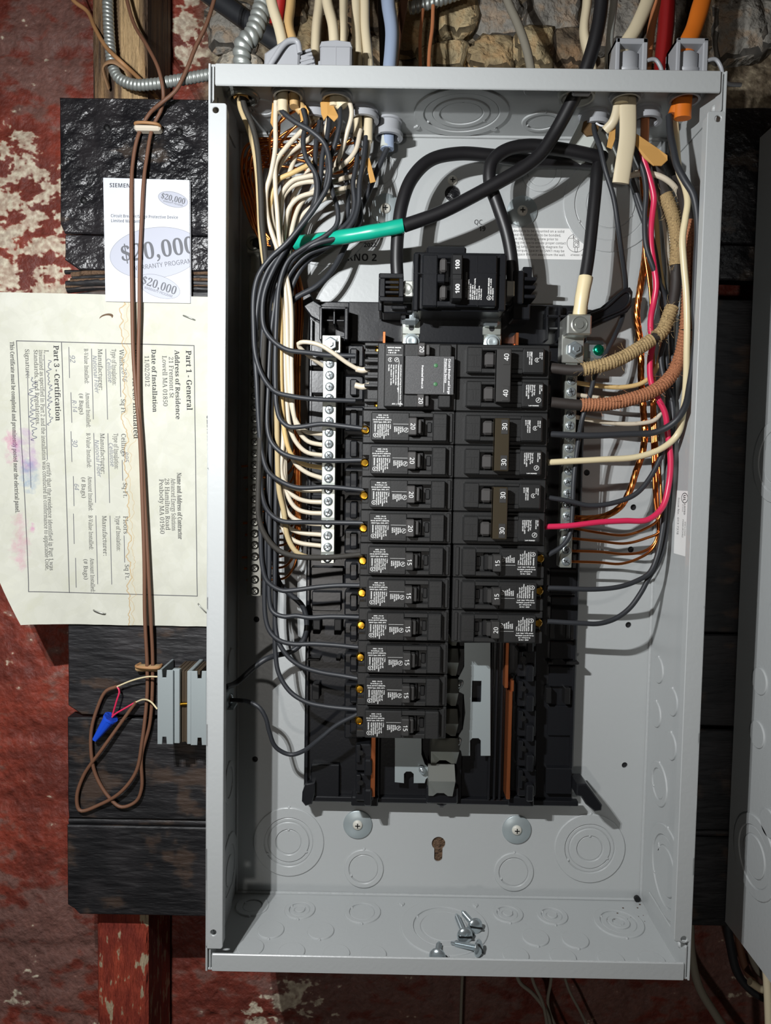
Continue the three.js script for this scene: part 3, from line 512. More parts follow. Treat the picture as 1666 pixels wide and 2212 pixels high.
// ---------------------------------------------------------------- breakers
const line = (x, s, px_, py_, size, font = 'sans-serif', bold) => { x.font = (bold ? 'bold ' : '') + size + 'px ' + font; x.fillText(s, px_, py_); };
function vlines(x, cx, top, list, gap, size, dir = 1) {      // rows of text reading down (dir 1) or up the label
  list.forEach((s, i) => { x.save(); x.translate(cx - dir * i * gap, top); x.rotate(dir * Math.PI / 2); line(x, s, 0, 0, size, 'sans-serif', true); x.restore(); });
}
function ulMark(x, cx, cy, r) { x.save(); x.lineWidth = r * 0.16; x.beginPath(); x.arc(cx, cy, r, 0, 7); x.stroke(); x.translate(cx, cy); x.rotate(Math.PI / 2); x.textAlign = 'center'; x.font = 'bold ' + r * 0.95 + 'px sans-serif'; x.fillText('U', -r * 0.28, -r * 0.12); x.fillText('L', r * 0.32, r * 0.2); x.restore(); }
function saMark(x, cx, cy, r) { x.save(); x.lineWidth = r * 0.2; x.beginPath(); x.arc(cx, cy, r, 0.6, 5.7); x.stroke(); x.translate(cx, cy); x.rotate(Math.PI / 2); x.textAlign = 'center'; x.font = 'bold ' + r * 0.9 + 'px sans-serif'; x.fillText('SA', 0, 0); x.restore(); }
const singleInk = ink(640, 480, (x) => {                     // 28 x 21 mm of the face, read with the terminal end to the left
  x.textAlign = 'center'; line(x, 'AWG  |14-10', 190, 40, 30, 'sans-serif', true); line(x, 'lb-in/lb-po | 25', 180, 80, 30, 'sans-serif', true); line(x, 'CU-AL 60/75°C WIRE/FIL', 176, 122, 29, 'sans-serif', true); line(x, 'HACR Type, SWD, 40°C', 176, 164, 29, 'sans-serif', true);
  x.textAlign = 'left'; vlines(x, 320, 200, ['1 Pole', 'Type: Type QP', 'Mounting: Any', 'Phases: 1 & Cables', 'INTERRUPTING', 'AMPS MAXIMUM', '10,000 120/240 V~'], 36, 30);
  x.save(); x.translate(52, 196); x.rotate(Math.PI / 2); line(x, 'SIEMENS', 0, 0, 34, 'sans-serif', true); x.restore(); saMark(x, 60, 400, 36);
  ulMark(x, 600, 300, 40); vlines(x, 535, 240, ['LISTED', 'CIR.BKR', 'ISSUE NO.', 'L-6538', 'E82615'], 34, 30);
  x.lineWidth = 4; x.beginPath(); x.moveTo(370, 196); x.lineTo(640, 196); x.stroke();
});
const numInk = (n) => ink(160, 160, (x) => { x.translate(80, 84); x.rotate(Math.PI / 2); x.textAlign = 'center'; line(x, n, 0, 0, 118, 'sans-serif', false); });
const NUM = { 20: numInk('20'), 15: numInk('15'), 30: numInk('30'), 40: numInk('40'), 100: ink(220, 160, (x) => { x.translate(110, 84); x.textAlign = 'center'; line(x, '100', 0, 0, 104, 'sans-serif', true); }) };
const inkMats = new Map();
function inkSheet(name, x, y, z, w, h, img, parent, spin = 0, colour = 0xe8e8e6) {
  const k = img; if (!inkMats.has(k)) { const t = new THREE.CanvasTexture(img); t.anisotropy = 8; inkMats.set(k, new THREE.MeshPhysicalMaterial({ color: colour, roughness: 0.6, alphaMap: t, transparent: true, side: THREE.DoubleSide })); }
  return sheet(name, V(x, y, z), w, h, inkMats.get(k), parent, spin);
}
// local frame of a pole: x from the terminal end (-35) to the bus end (35), y across, z from the interior up
const ZB = 18;
function poleBody(h = 12.55, z = 0) {                        // frame, raised face with the handle slot and the notched terminal end
  const t = ZB + 46 + z, f = ZB + 52.5 + z, y = h - 1.9;
  return [box(-35, 35, -h, h, ZB, t - 8, 0.5), box(-30, 35, -h, h, t - 9, t, 0.6), box(-35, -29, 3.4, h, t - 9, t, 0.5), box(-35, -29, -h, -7.4, t - 9, t, 0.5), box(-35.6, -33, h - 4.5, h, t - 14, t - 2, 0.5),
    box(-28.5, 0.4, -y, y, t - 1, f, 0.7), box(18, 29, -y, y, t - 1, f, 0.9), box(0, 18.4, 7.2, y, t - 1, f - 0.3, 0.5), box(0, 18.4, -y, -7.2, t - 1, f - 0.3, 0.5),
    box(30.5, 33.6, -h + 1.4, h - 1.4, t - 1, t + 1.2, 0.5)];
}
const poleTrim = () => { const t = ZB + 46, f = ZB + 52.5; return [box(-13.2, -12.7, -9.8, 9.8, f - 0.4, f + 0.14, 0.05), box(18.6, 28.2, 2.2, 2.7, f - 0.4, f + 0.14, 0.05), box(18.6, 28.2, 0.3, 0.8, f - 0.4, f + 0.14, 0.05), box(19.5, 26, 6, 6.4, f - 0.4, f + 0.12, 0.05), box(19.5, 26, 9, 9.4, f - 0.4, f + 0.12, 0.05), box(-12, -1, -8.6, -8.2, f - 0.4, f + 0.14, 0.05), box(-12, -1, -5.4, -5, f - 0.4, f + 0.14, 0.05), box(30, 35, -3.2, -2.8, t - 0.3, t + 0.14, 0.05), box(30, 35, 4.8, 5.2, t - 0.3, t + 0.14, 0.05)]; };
function shift(gs, x, y, z = 0, flip) { return gs.flat(3).map((g) => { const q = g.clone(); if (flip) q.rotateZ(Math.PI); q.translate(x, y, z); return q; }); }
const BREAKER_LABELS = [];
function breaker1(amp, x, y, flip, label) {
  const t = thing('circuit_breaker', label, 'breaker', [x, y, ZB], 'single breakers'), f = ZB + 52.5, S = (g) => shift(g, x, y, 0, flip), s = flip ? -1 : 1, spin = flip ? Math.PI : 0;
  obj('body', S([...poleBody(), ...poleTrim()]), M.breaker, t);
  obj('slot_floor', S([box(0.2, 18.2, -7.3, 7.3, ZB + 40, ZB + 44, 0.1), box(8, 12, -6.8, 6.8, ZB + 43, ZB + 48.5, 0.8), box(14, 17.6, -4, 4, ZB + 43, ZB + 47, 0.6)]), M.dark, t);
  const h = obj('handle', S([box(-0.4, 6, -6.6, 6.6, ZB + 44, f + 6.4, 0.8), box(5.5, 9.4, -5.4, 5.4, ZB + 44, f + 3.4, 0.8)]), amp === 20 && !flip ? M.greyhandle : M.handle, t);
  const nm = inkSheet('amp_rating', x + s * 2.8, y, f + 6.5, 6.2, 6.2, NUM[amp], h, spin);
  nm.position.set((x + s * 2.8 - x) * MM, 0, (f + 6.5 - ZB) * MM);
  const l = inkSheet('printed_text', x + s * -14, y, f + 0.16, 27.4, 20, singleInk, t, spin);
  const c = V(x + s * -33.2, y + s * -2, ZB + 37.6); obj('terminal_screw', soft(turn(c, [[3.5, -2], [3.5, 1.2], [2.6, 2.2], [2.4, 1.6], [0, 1.7]], 'z', 18), 0.5), M.brass, t, 'brass terminal screw');
  obj('terminal_clip', S([box(-35.4, -30, -7, 3, ZB + 30, ZB + 36.4, 0.4)]), M.brass, t);
  return t;
}
const pole = (i) => 144.3 - 12.75 - i * 25.47;               // centre height of pole i
{
  const words = ['third', 'fourth', 'fifth', 'sixth', 'seventh', 'eighth', 'ninth', 'tenth', 'eleventh', 'twelfth'];
  const amps = [20, 20, 20, 20, 15, 15, 15, 15, 15, 15];
  const spot = ['directly under the speckled surge breaker', 'second below the speckled surge breaker', 'third below the speckled surge breaker', 'last 20 of its column', 'top 15 of its column, fed by the cloth covered wire', 'second 15 down the left column', 'third 15 down the left column', 'fourth 15 down the left column', 'fifth 15 down the left column', 'lowest in the left column above the bare copper bar'];
  amps.forEach((a, i) => breaker1(a, -35.6 - i * 0.16, pole(i + 2), false, `single black ${a} amp breaker ${spot[i]}`));
  [[15, 6, 'topmost single of the right column, under the 30 amp pairs'], [15, 7, 'middle one of three in the right column'], [20, 8, 'lowest in the right column above the empty slots']].forEach(([a, i, s]) => breaker1(a, 35.8, pole(i), true, `single black ${a} amp breaker, ${s}`));
}
const pairInk = [ink(320, 420, (x) => { saMark(x, 210, 200, 34); x.textAlign = 'left'; vlines(x, 110, 60, ['2 Pole', 'WARNING', '60/75°C'].slice(0, 1), 30, 26); vlines(x, 120, 60, ['CIRCUIT BREAKER', 'CU-AL WIRE ONLY', '60/75°C'], 34, 26); vlines(x, 290, 70, ['AWG 14-8', 'Lb-In 25'], 32, 26); }),
  ink(320, 420, (x) => { ulMark(x, 250, 300, 40); x.textAlign = 'left'; vlines(x, 180, 40, ['Type QP Type', 'Mounting: Any', 'Phases: 1', 'INTERRUPT. AMPS', '10,000 120/240'], 33, 28); vlines(x, 300, 40, ['CIR. BKR', 'ISSUE L-6538'], 30, 26); x.save(); x.translate(170, 396); x.rotate(Math.PI); line(x, 'SIEMENS 40°C', -90, 0, 26, 'sans-serif', true); x.restore(); })];
function breaker2(amp, i, label, tieMat) {
  const y = pole(i) - 12.75, x = 36, t = thing('double_breaker', label, 'breaker', [x, y, ZB], 'two-pole breakers'), tt = ZB + 46, f = ZB + 52.5;
  for (const s of [1, -1]) {
    const yc = y + s * 12.73, S = (g) => shift(g, x, yc);
    const b = obj('pole_body', S([box(-36, 35, -12.55, 12.55, ZB, tt - 6, 0.5), box(-36, 34.5, -12.55, 12.55, tt - 8, tt, 0.7), box(-29, -17, -9.8, 9.8, tt - 1, f, 1), box(13, 29.6, -9.8, 9.8, tt - 1, f, 1.2), box(-18, 13.5, 7, 9.8, tt - 1, f - 0.4, 0.6), box(-18, 13.5, -9.8, -6.2, tt - 1, f - 0.4, 0.6), box(3, 13.4, -6.6, 7.2, tt - 1, f - 1, 0.6), box(33.6, 36.4, 2, 9, tt - 12, tt - 3, 0.6), box(33.6, 36.4, -10, -6, tt - 12, tt - 3, 0.6), box(-28, -19, 3.2, 3.6, f - 0.4, f + 0.15, 0.05), box(-28, -19, -5.4, -5, f - 0.4, f + 0.15, 0.05), box(-24, -23.6, -4.4, 2.6, f - 0.4, f + 0.15, 0.05), box(-22, -21.6, -4.4, 2.6, f - 0.4, f + 0.15, 0.05), box(5, 11, 3.2, 3.6, f - 1.4, f - 0.85, 0.05), box(5, 11, 0.4, 0.8, f - 1.4, f - 0.85, 0.05), box(5, 11, -2.4, -2, f - 1.4, f - 0.85, 0.05)]), M.breaker, t);
    obj('slot_floor', S([box(-17.4, 3, -6.4, 7, tt - 10, tt - 1.5, 0.1)]), M.dark, t);
    obj('toggle', S([box(-15.6, -8, -5.2, 5.4, tt - 4, f + 2.4, 1.6)]), M.greyhandle, t);
    inkSheet('printed_text', x + 21.4, yc, f + 0.16, 14.4, 18.4, pairInk[s > 0 ? 0 : 1], t);
  }
  const tie = obj('handle_tie', [...shift([box(-8, -5.4, -19.6, 19.6, f + 0.6, f + 9.4, 0.5), box(-8, 2.8, -19.6, 19.6, f + 4.4, f + 10, 0.6), box(-3, 2.8, -19.6, -10.4, f + 2, f + 5, 0.4)], x, y)], tieMat, t, 'common handle tie');
  for (const s of [1, -1]) { obj('number_plate', shift([box(-3.4, 1.6, s * 13.2 - 5.4, s * 13.2 + 5.4, f + 9.8, f + 10.3, 0.2)], x, y), M.handle, t); const n = inkSheet('amp_rating', x - 0.9, y + s * 13.2, f + 10.4, 6.6, 6.6, NUM[amp], t, Math.PI); }
  return t;
}
const bronze = std({ color: 0x4a4234, roughness: 0.3, metalness: 0.5 });
breaker2(40, 0, 'two-pole black 40 amp breaker at the top of the right column', M.handle);
breaker2(30, 2, 'two-pole black 30 amp breaker with the black and cream wires, middle of the right column', bronze);
breaker2(30, 4, 'two-pole black 30 amp breaker fed by the red wire', bronze);
{ // breaker with surge protection
  const y = pole(0) - 12.75, x = -36, t = thing('surge_breaker', 'wide black breaker with speckled grey surge protector cover and two 20 switches', 'breaker', [x, y, ZB]), tt = ZB + 47, f = ZB + 53, R = (a, b, c, d, z0, z1, ch) => box(x + a, x + b, y + c, y + d, z0, z1, ch);
  obj('body', [R(-32, 36, -25.2, 25.2, ZB, tt - 8, 0.5), R(-24, 36, -25.2, 25.2, tt - 9, tt, 0.7), R(-19, -4, -23.6, 23.6, tt - 1, f, 0.8), R(22, 31.5, 9.6, 23.6, tt - 1, f, 0.8), R(22, 31.5, -23.6, -9.6, tt - 1, f, 0.8), R(-4, 6.5, 14, 23.6, tt - 1, f, 0.6), R(-4, 6.5, -23.6, -14, tt - 1, f, 0.6)], M.breaker, t);
  for (const [a, b] of [[16.5, 25.2], [5.4, 13], [-8, 1], [-25.2, -17]]) obj('terminal_jaw', [R(-34, -22, a, a + 2.4, tt - 16, tt - 1, 0.4), R(-34, -22, b - 2.4, b, tt - 16, tt - 1, 0.4), R(-34, -24, a, b, tt - 18, tt - 11, 0.4)], M.breaker, t);
  for (const yy of [20.6, -21]) obj('terminal_screw', soft(turn(V(x - 23.5, y + yy, tt - 10), [[3.4, 0], [3.4, 1.6], [2.4, 3], [0, 3.2]], 'z', 16), 0.5), M.brass, t);
  for (const s of [1, -1]) { const yc = y + s * 19; obj('slot_floor', box(x + 6, x + 22.5, yc - 4.6, yc + 4.6, tt - 6, tt - 1, 0.1), M.dark, t); const h = obj('handle', [box(x + 6, x + 11.4, yc - 4.8, yc + 4.8, tt - 2, f + 5, 0.7), box(x + 11, x + 15, yc - 4, yc + 4, tt - 2, f + 2.6, 0.7)], M.greyhandle, t); inkSheet('amp_rating', x + 8.7, yc, f + 5.1, 6, 6, NUM[20], t); }
  const speck = ctex(512, 420, (c, w, h) => { c.fillStyle = '#3a3a3b'; c.fillRect(0, 0, w, h); for (let i = 0; i < 26000; i++) { const k = 30 + rnd() * 110; c.fillStyle = `rgb(${k},${k},${k})`; c.fillRect(rnd() * w, rnd() * h, 1.6, 1.6); } c.fillStyle = '#e8e8e8'; c.textBaseline = 'middle'; c.save(); c.translate(464, 24); c.rotate(Math.PI / 2); c.font = 'bold 32px sans-serif'; c.fillText('Circuit Breaker and Surge', 0, 0); c.fillText('Protective Device', 0, 36); c.restore(); c.save(); c.translate(180, 100); c.rotate(Math.PI / 2); c.font = 'bold 28px sans-serif'; c.fillText('Protected When Lit', 0, 0); c.restore(); c.fillRect(408, 20, 4, 380); });
  const cov = obj('surge_cover', R(-3.4, 33.4, -14.2, 14.6, f - 2, f + 2.4, 0.6), M.handle, t);
  sheet('cover_print', V(x + 15, y + 0.2, f + 2.5), 36.2, 28, std({ map: speck, roughness: 0.6 }), t);
  for (const yy of [7.4, -6.4]) obj('indicator', turn(V(x + 19.6, y + yy, f + 2.5), [[1.6, 0], [1.4, 0.4], [0, 0.6]], 'z', 14), std({ color: 0x3c6b45, roughness: 0.4 }), t, 'green indicator lamp');
  inkSheet('printed_text', x - 11.5, y, f + 0.1, 14.4, 46, ink(240, 768, (c) => { ulMark(c, 150, 190, 26); saMark(c, 70, 190, 24); c.textAlign = 'left'; vlines(c, 205, 250, ['Circuit Breaker and Surge Protective Device  TYPE QP', 'Control Mounting:Factory   Type 2', 'Nom. disch. current 40kA', '10,000  Frequency 60Hz', 'Max: 120/240 V~  Isc 20kA', 'In=10kA'], 30, 21); c.fillRect(178, 200, 4, 540); c.fillRect(20, 130, 200, 3); c.font = 'bold 24px sans-serif'; c.fillText('NOTICE INSIDE', 30, 40); c.fillText('AWG | 14-10', 40, 74); c.fillText('1 lb-in 25', 40, 104); c.fillText('AFC | CU AL', 100, 740); }), t);
}
{ // main breaker
  const z0 = 22, f = 76, r = rect(893, 545, 1094, 672, f), cx = (r[0] + r[1]) / 2, t = thing('main_breaker', 'large black 100 amp main breaker at the head of the panel', 'breaker', [cx, r[2], z0]);
  const P = (a, b, c, d, zz0, zz1, ch) => pbox(a, b, c, d, zz0, zz1, ch), hh = f - 8;
  obj('body', [P(893, 545, 1094, 672, z0, hh, 1.4), P(893, 545, 905, 672, hh - 4, hh + 3, 1), P(1078, 548, 1094, 672, hh - 4, hh + 3, 1), P(912, 549, 946, 662, hh - 2, f, 1), P(984, 549, 1074, 662, hh - 2, f - 0.6, 1), P(944, 549, 986, 558, hh - 2, f - 0.6, 0.5), P(944, 591, 962, 610, hh - 2, f - 0.6, 0.8), P(944, 650, 986, 662, hh - 2, f - 0.6, 0.6), P(922, 531, 1008, 552, z0 + 14, z0 + 24, 1.5), P(905, 590, 945, 592, hh, f + 0.15, 0.05), P(1010, 588, 1074, 590, hh, f - 0.4, 0.05), P(1030, 552, 1032, 588, hh, f - 0.4, 0.05), P(1030, 648, 1033, 662, hh, f - 0.4, 0.05), P(936, 648, 938, 660, hh, f + 0.15, 0.05), P(893, 589, 905, 591, hh + 2.6, hh + 3.2, 0.05)], M.black, t);
  obj('slot_floor', [P(944, 558, 984, 592, hh - 6, hh, 0.2), P(944, 608, 984, 652, hh - 6, hh, 0.2)], M.dark, t);
  for (const y of [557, 616]) obj('toggle', P(951, y, 966, y + 30, hh - 4, f + 4, 1.4), M.greyhandle, t);
  const tie = obj('handle_tie', P(975, 547, 1000, 648, f - 3, f + 10, 1.2), M.dark, t);
  for (const y of [572, 624]) { const q = at(988, y, f + 10); obj('number_plate', box(q.x - 3.4, q.x + 3.4, q.y - 7, q.y + 7, f + 9.6, f + 10.5, 0.3), M.dark, t); inkSheet('amp_rating', q.x, q.y, f + 10.6, 9, 6.5, NUM[100], t, Math.PI / 2); }
  const q = at(1040, 622, f); inkSheet('printed_text', q.x, q.y, f + 0.1, 22, 19, ink(560, 480, (c) => { c.translate(0, 480); c.rotate(-Math.PI / 2); c.textAlign = 'left'; ['MAXIMUM SYM AMPS', '22,000 120/240 V~', 'HACR Type 40°C', '75°C WIRE ONLY CU/AL', 'AWG #4-2/0', 'Torque 50 lb-in', '2 Poles Unit'].forEach((s, i) => line(c, s, 20, 40 + i * 40, 36, 'sans-serif', true)); ['CIRCUIT BREAKER', 'ISSUE NO. L-6538', 'E82615'].forEach((s, i) => line(c, s, 120, 420 + i * 40, 36, 'sans-serif', true)); c.lineWidth = 7; c.beginPath(); c.arc(60, 430, 40, 0, 7); c.stroke(); c.textAlign = 'center'; line(c, 'UL', 60, 432, 44, 'sans-serif', true); line(c, 'LISTED', 62, 500, 30, 'sans-serif', true); }), t);
  const m = at(1008, 612, f); inkSheet('printed_type', m.x, m.y, f - 0.3, 4.4, 22, ink(80, 400, (c) => { c.translate(40, 390); c.rotate(-Math.PI / 2); c.textAlign = 'left'; line(c, 'SIEMENS TYPE EQ9683', 0, 0, 32, 'sans-serif', true); }), t, 0, 0x6a6a68);
  // lugs on both sides
  obj('lug_block', [P(872, 606, 892, 641, 36, 56, 0.6)], M.alu, t); const lc = at(878, 624, 56); obj('lug_screw', soft(turn(V(lc.x, lc.y, 56), [[4.4, -0.1], [4.4, 0.5], [3.4, 0.8], [2, 0.2], [0, 0.2]], 'z', 20), 0.7), M.steel, t);
  obj('lug_cover', [P(820, 590, 872, 601, 52, 60, 0.5), P(820, 641, 872, 651, 52, 60, 0.5), P(862, 601, 872, 641, 52, 60, 0.5), P(820, 601, 832, 641, 52, 60, 0.5), P(832, 606, 862, 613, 53, 59, 0.4), P(832, 628, 862, 634, 53, 59, 0.4), P(832, 617, 862, 623, 53, 59, 0.4), P(818, 590, 826, 672, 24, 54, 0.6), P(826, 656, 880, 676, 24, 50, 0.8), P(846, 660, 876, 668, 50, 56, 0.5), P(866, 676, 886, 690, 24, 44, 0.6)], M.black, t);
  obj('lug_strip', [P(832, 602, 866, 641, 48, 51, 0.3)], M.brass, t);
  obj('lug_cover', [P(1108, 584, 1132, 656, 24, 52, 0.8), P(1130, 576, 1150, 600, 24, 46, 0.6), P(1132, 598, 1160, 606, 30, 50, 0.5), P(1132, 616, 1158, 624, 30, 50, 0.5), P(1132, 636, 1158, 644, 30, 50, 0.5), P(1108, 656, 1146, 690, 24, 44, 0.8)], M.black, t);
  obj('lug_block', [P(1094, 606, 1112, 640, 36, 54, 0.6)], M.alu, t);
  obj('spring_clip', [P(868, 672, 906, 700, 30, 44, 3), P(1042, 672, 1084, 702, 30, 44, 3)], M.zinc, t);
}
// ---------------------------------------------------------------- wires inside the box (way points: photograph x, y, distance from the back panel in mm)
const inside = (list, r) => (list[0][1] < -30 ? px(list) : list.map(([x, y, z]) => {         // keep a wire clear of the side walls: slide the point along its sight line until it fits
  const q = at(x, y, z), m = HW - T - r - 1.9; if (Math.abs(q.y) > HH) return q;
  if (q.x > m && q.x < HW + 12) { const k = onX(x, y, m); return k.z < DB - 6 ? k : V(m, q.y, q.z); }
  if (q.x < -m && q.x > -HW - 12) { const k = onX(x, y, -m); return k.z > r && k.z < DB - 6 ? k : V(-m, q.y, q.z); }
  if (q.z < r + 0.2 && Math.abs(q.x) < HW) q.z = r + 0.2;
  return q;
}));
function wire(name, label, mat, r, pts, group, o) { return single(name, label, 'wire', tube(inside(pts, r), r, o), mat, group); }
const BL = 'black wires of the left breakers', RB = 1.92;
const black = (label, pts, r = RB) => wire('black_wire', 'black insulated wire ' + label, M.wblack, r, pts, BL);
black('into the lower black jaw of the surge breaker, crossing over the bundle', [[604, 205, 60], [606, 235, 66], [633, 260, 69], [675, 285, 71], [702, 312, 71], [713, 357, 71], [708, 401, 70], [683, 445, 69], [650, 489, 67], [617, 528, 65], [584, 558, 63], [559, 594, 61], [549, 633, 59], [548, 704, 58], [553, 771, 57], [571, 819, 56], [595, 846, 55], [631, 856, 54], [679, 862, 54], [768, 866, 53]]);
black('into the third 20 amp breaker from the top', [[655, 236, 62], [661, 263, 63], [655, 304, 64], [661, 340, 65], [683, 379, 66], [686, 415, 66], [677, 450, 65], [644, 495, 63], [611, 540, 61], [578, 585, 59], [560, 640, 57], [551, 740, 55], [555, 831, 55], [559, 909, 54], [567, 983, 53], [580, 1019, 53], [607, 1040, 52], [643, 1053, 52], [708, 1052, 52], [790, 1059, 55]]);
black('into the top terminal of the surge breaker', [[713, 236, 57], [708, 290, 60], [697, 335, 62], [691, 395, 63], [683, 434, 63], [655, 478, 62], [622, 530, 61], [592, 580, 61], [572, 630, 60], [567, 670, 59], [571, 709, 58], [589, 735, 57], [619, 755, 56], [667, 762, 55], [708, 767, 54], [768, 769, 54]]);
black('into the last 20 amp breaker of the left column', [[733, 215, 59], [735, 263, 62], [727, 301, 62], [713, 346, 60], [705, 390, 59], [694, 423, 59], [661, 473, 58], [628, 525, 57], [598, 575, 56], [576, 640, 54], [566, 760, 51], [561, 900, 51], [562, 1013, 53], [567, 1073, 53], [580, 1105, 52], [607, 1125, 52], [664, 1128, 52], [723, 1129, 52], [788, 1130, 55]]);
black('into the second 15 amp breaker of the left column', [[691, 262, 48], [683, 312, 52], [681, 373, 54], [684, 410, 55], [672, 455, 55], [640, 510, 54], [612, 560, 52], [590, 620, 50], [578, 720, 48], [570, 860, 47], [562, 1000, 48], [563, 1147, 50], [567, 1222, 50], [577, 1255, 50], [607, 1275, 50], [634, 1275, 50], [679, 1269, 51], [726, 1265, 52], [780, 1265, 54]]);
black('into the first 20 amp breaker under the surge breaker', [[704, 320, 44], [710, 373, 47], [719, 417, 50], [730, 456, 52], [727, 486, 53], [705, 508, 54], [661, 533, 54], [625, 560, 54], [605, 610, 53], [597, 700, 52], [595, 819, 52], [598, 879, 52], [606, 906, 52], [625, 922, 52], [649, 922, 52], [694, 916, 52], [738, 920, 53], [793, 927, 56]]);
black('into the second 20 amp breaker under the surge breaker', [[768, 278, 40], [771, 346, 44], [763, 395, 46], [766, 442, 47], [757, 473, 48], [730, 500, 50], [675, 528, 50], [638, 556, 50], [606, 610, 49], [588, 700, 47], [580, 830, 48], [579, 932, 50], [589, 959, 51], [613, 980, 52], [649, 991, 52], [700, 995, 52], [790, 994, 55]]);
black('into the third 15 amp breaker of the left column', [[791, 295, 42], [785, 351, 46], [777, 395, 48], [774, 445, 49], [763, 478, 51], [733, 511, 53], [688, 525, 54], [650, 545, 52], [615, 590, 50], [595, 660, 46], [588, 800, 44], [584, 1000, 44], [582, 1200, 46], [585, 1312, 48], [594, 1325, 49], [615, 1332, 50], [639, 1330, 50], [668, 1334, 51], [716, 1332, 52], [778, 1334, 54]]);
black('into the fourth 15 amp breaker of the left column', [[777, 432, 38], [778, 475, 42], [760, 508, 44], [715, 530, 46], [665, 550, 47], [625, 595, 46], [600, 680, 44], [590, 850, 42], [578, 1050, 44], [573, 1200, 46], [574, 1336, 48], [584, 1365, 49], [603, 1383, 50], [632, 1391, 50], [680, 1391, 51], [728, 1394, 52], [775, 1399, 54]]);
black('into the fifth 15 amp breaker of the left column', [[744, 350, 34], [752, 430, 38], [745, 480, 40], [700, 520, 42], [650, 560, 43], [618, 630, 42], [603, 760, 40], [598, 950, 40], [595, 1150, 42], [594, 1300, 44], [596, 1360, 46], [603, 1389, 48], [622, 1418, 49], [651, 1439, 50], [692, 1452, 51], [740, 1460, 52], [774, 1466, 54]]);
black('into the sixth 15 amp breaker, sweeping down the left side', [[760, 380, 32], [768, 450, 36], [752, 495, 38], [705, 535, 40], [655, 575, 41], [625, 640, 40], [610, 780, 38], [604, 1000, 38], [598, 1200, 40], [595, 1408, 44], [603, 1456, 46], [627, 1494, 48], [661, 1516, 50], [704, 1526, 51], [773, 1533, 53]]);
black('hanging in a bow between the side clip and the lowest left breaker', [[497, 1512, 36], [520, 1513, 42], [538, 1516, 46], [560, 1528, 49], [574, 1550, 49], [582, 1581, 48], [596, 1614, 46], [627, 1630, 44], [656, 1622, 46], [692, 1595, 50], [728, 1566, 52], [776, 1541, 55]], 1.75);
black('looping from the side clip up behind the bundle to the grey sleeve', [[488, 1484, 44], [512, 1474, 44], [548, 1442, 38], [574, 1424, 36], [596, 1416, 31], [632, 1406, 27], [656, 1382, 26], [663, 1348, 26], [654, 1310, 26], [625, 1282, 27], [605, 1262, 28], [592, 1200, 30], [590, 1050, 32], [592, 880, 34], [595, 713, 36], [633, 649, 38], [683, 619, 37], [716, 586, 33], [744, 536, 28], [764, 480, 25], [790, 430, 25], [812, 375, 25], [838, 318, 24]], 2.3);
// neutrals
const WG = 'white wires of the left neutral bar';
const white = (n, pts, mat = M.wwhite) => wire('white_wire', 'white insulated wire into the ' + n, mat, 1.85, pts, WG);
const nth = ['seventh', 'eighth', 'ninth', 'tenth', 'eleventh', 'twelfth', 'thirteenth', 'fourteenth', 'fifteenth', 'sixteenth', 'seventeenth'].map((s) => s + ' screw of the left neutral bar');
white(nth[0], [[597, 190, 64], [595, 263, 62], [595, 318, 60], [586, 373, 58], [575, 415, 56], [578, 470, 54], [595, 525, 52], [607, 560, 50], [618, 640, 46], [622, 760, 44], [628, 860, 42], [640, 910, 41], [660, 932, 40], [700, 938, 38]]);
white(nth[1], [[652, 240, 58], [668, 265, 58], [650, 285, 57], [619, 318, 57], [597, 351, 57], [595, 401, 56], [599, 456, 54], [603, 511, 52], [611, 560, 49], [628, 650, 45], [630, 800, 43], [634, 890, 42], [645, 930, 40], [665, 953, 39], [700, 962, 38]]);
white(nth[2], [[690, 285, 48], [647, 315, 50], [619, 337, 50], [603, 359, 50], [590, 400, 49], [586, 450, 48], [596, 520, 46], [604, 580, 45], [612, 700, 44], [618, 850, 42], [628, 930, 41], [645, 962, 40], [665, 978, 39], [700, 984, 38]]);
white(nth[3], [[715, 335, 44], [672, 354, 48], [633, 373, 50], [600, 390, 50], [589, 415, 50], [584, 456, 48], [592, 497, 46], [600, 560, 44], [606, 680, 46], [608, 850, 45], [618, 950, 43], [632, 985, 41], [655, 1002, 40], [700, 1011, 38]], M.wtan);
white(nth[4], [[779, 280, 44], [768, 326, 46], [744, 354, 46], [716, 370, 46], [660, 382, 47], [633, 390, 47], [608, 420, 46], [603, 456, 45], [602, 540, 42], [612, 700, 40], [614, 900, 40], [625, 970, 40], [640, 1003, 40], [665, 1022, 39], [700, 1034, 38]]);
white(nth[5], [[770, 380, 38], [746, 384, 42], [716, 393, 43], [661, 393, 44], [630, 404, 44], [611, 428, 43], [604, 470, 42], [606, 560, 40], [616, 720, 38], [612, 950, 39], [608, 1020, 40], [618, 1045, 40], [650, 1058, 39], [700, 1059, 38]]);
white(nth[6], [[775, 400, 34], [749, 406, 38], [710, 412, 40], [675, 417, 42], [644, 428, 42], [625, 450, 41], [617, 484, 40], [612, 545, 38], [620, 700, 36], [612, 980, 37], [620, 1055, 39], [640, 1075, 39], [665, 1083, 38], [700, 1085, 38]]);
white(nth[7], [[750, 205, 60], [760, 243, 59], [749, 290, 55], [733, 340, 48], [716, 372, 42], [690, 400, 38], [650, 440, 36], [630, 500, 36], [622, 580, 36], [625, 780, 35], [616, 1000, 36], [622, 1070, 38], [640, 1098, 38], [665, 1107, 38], [700, 1109, 38]]);
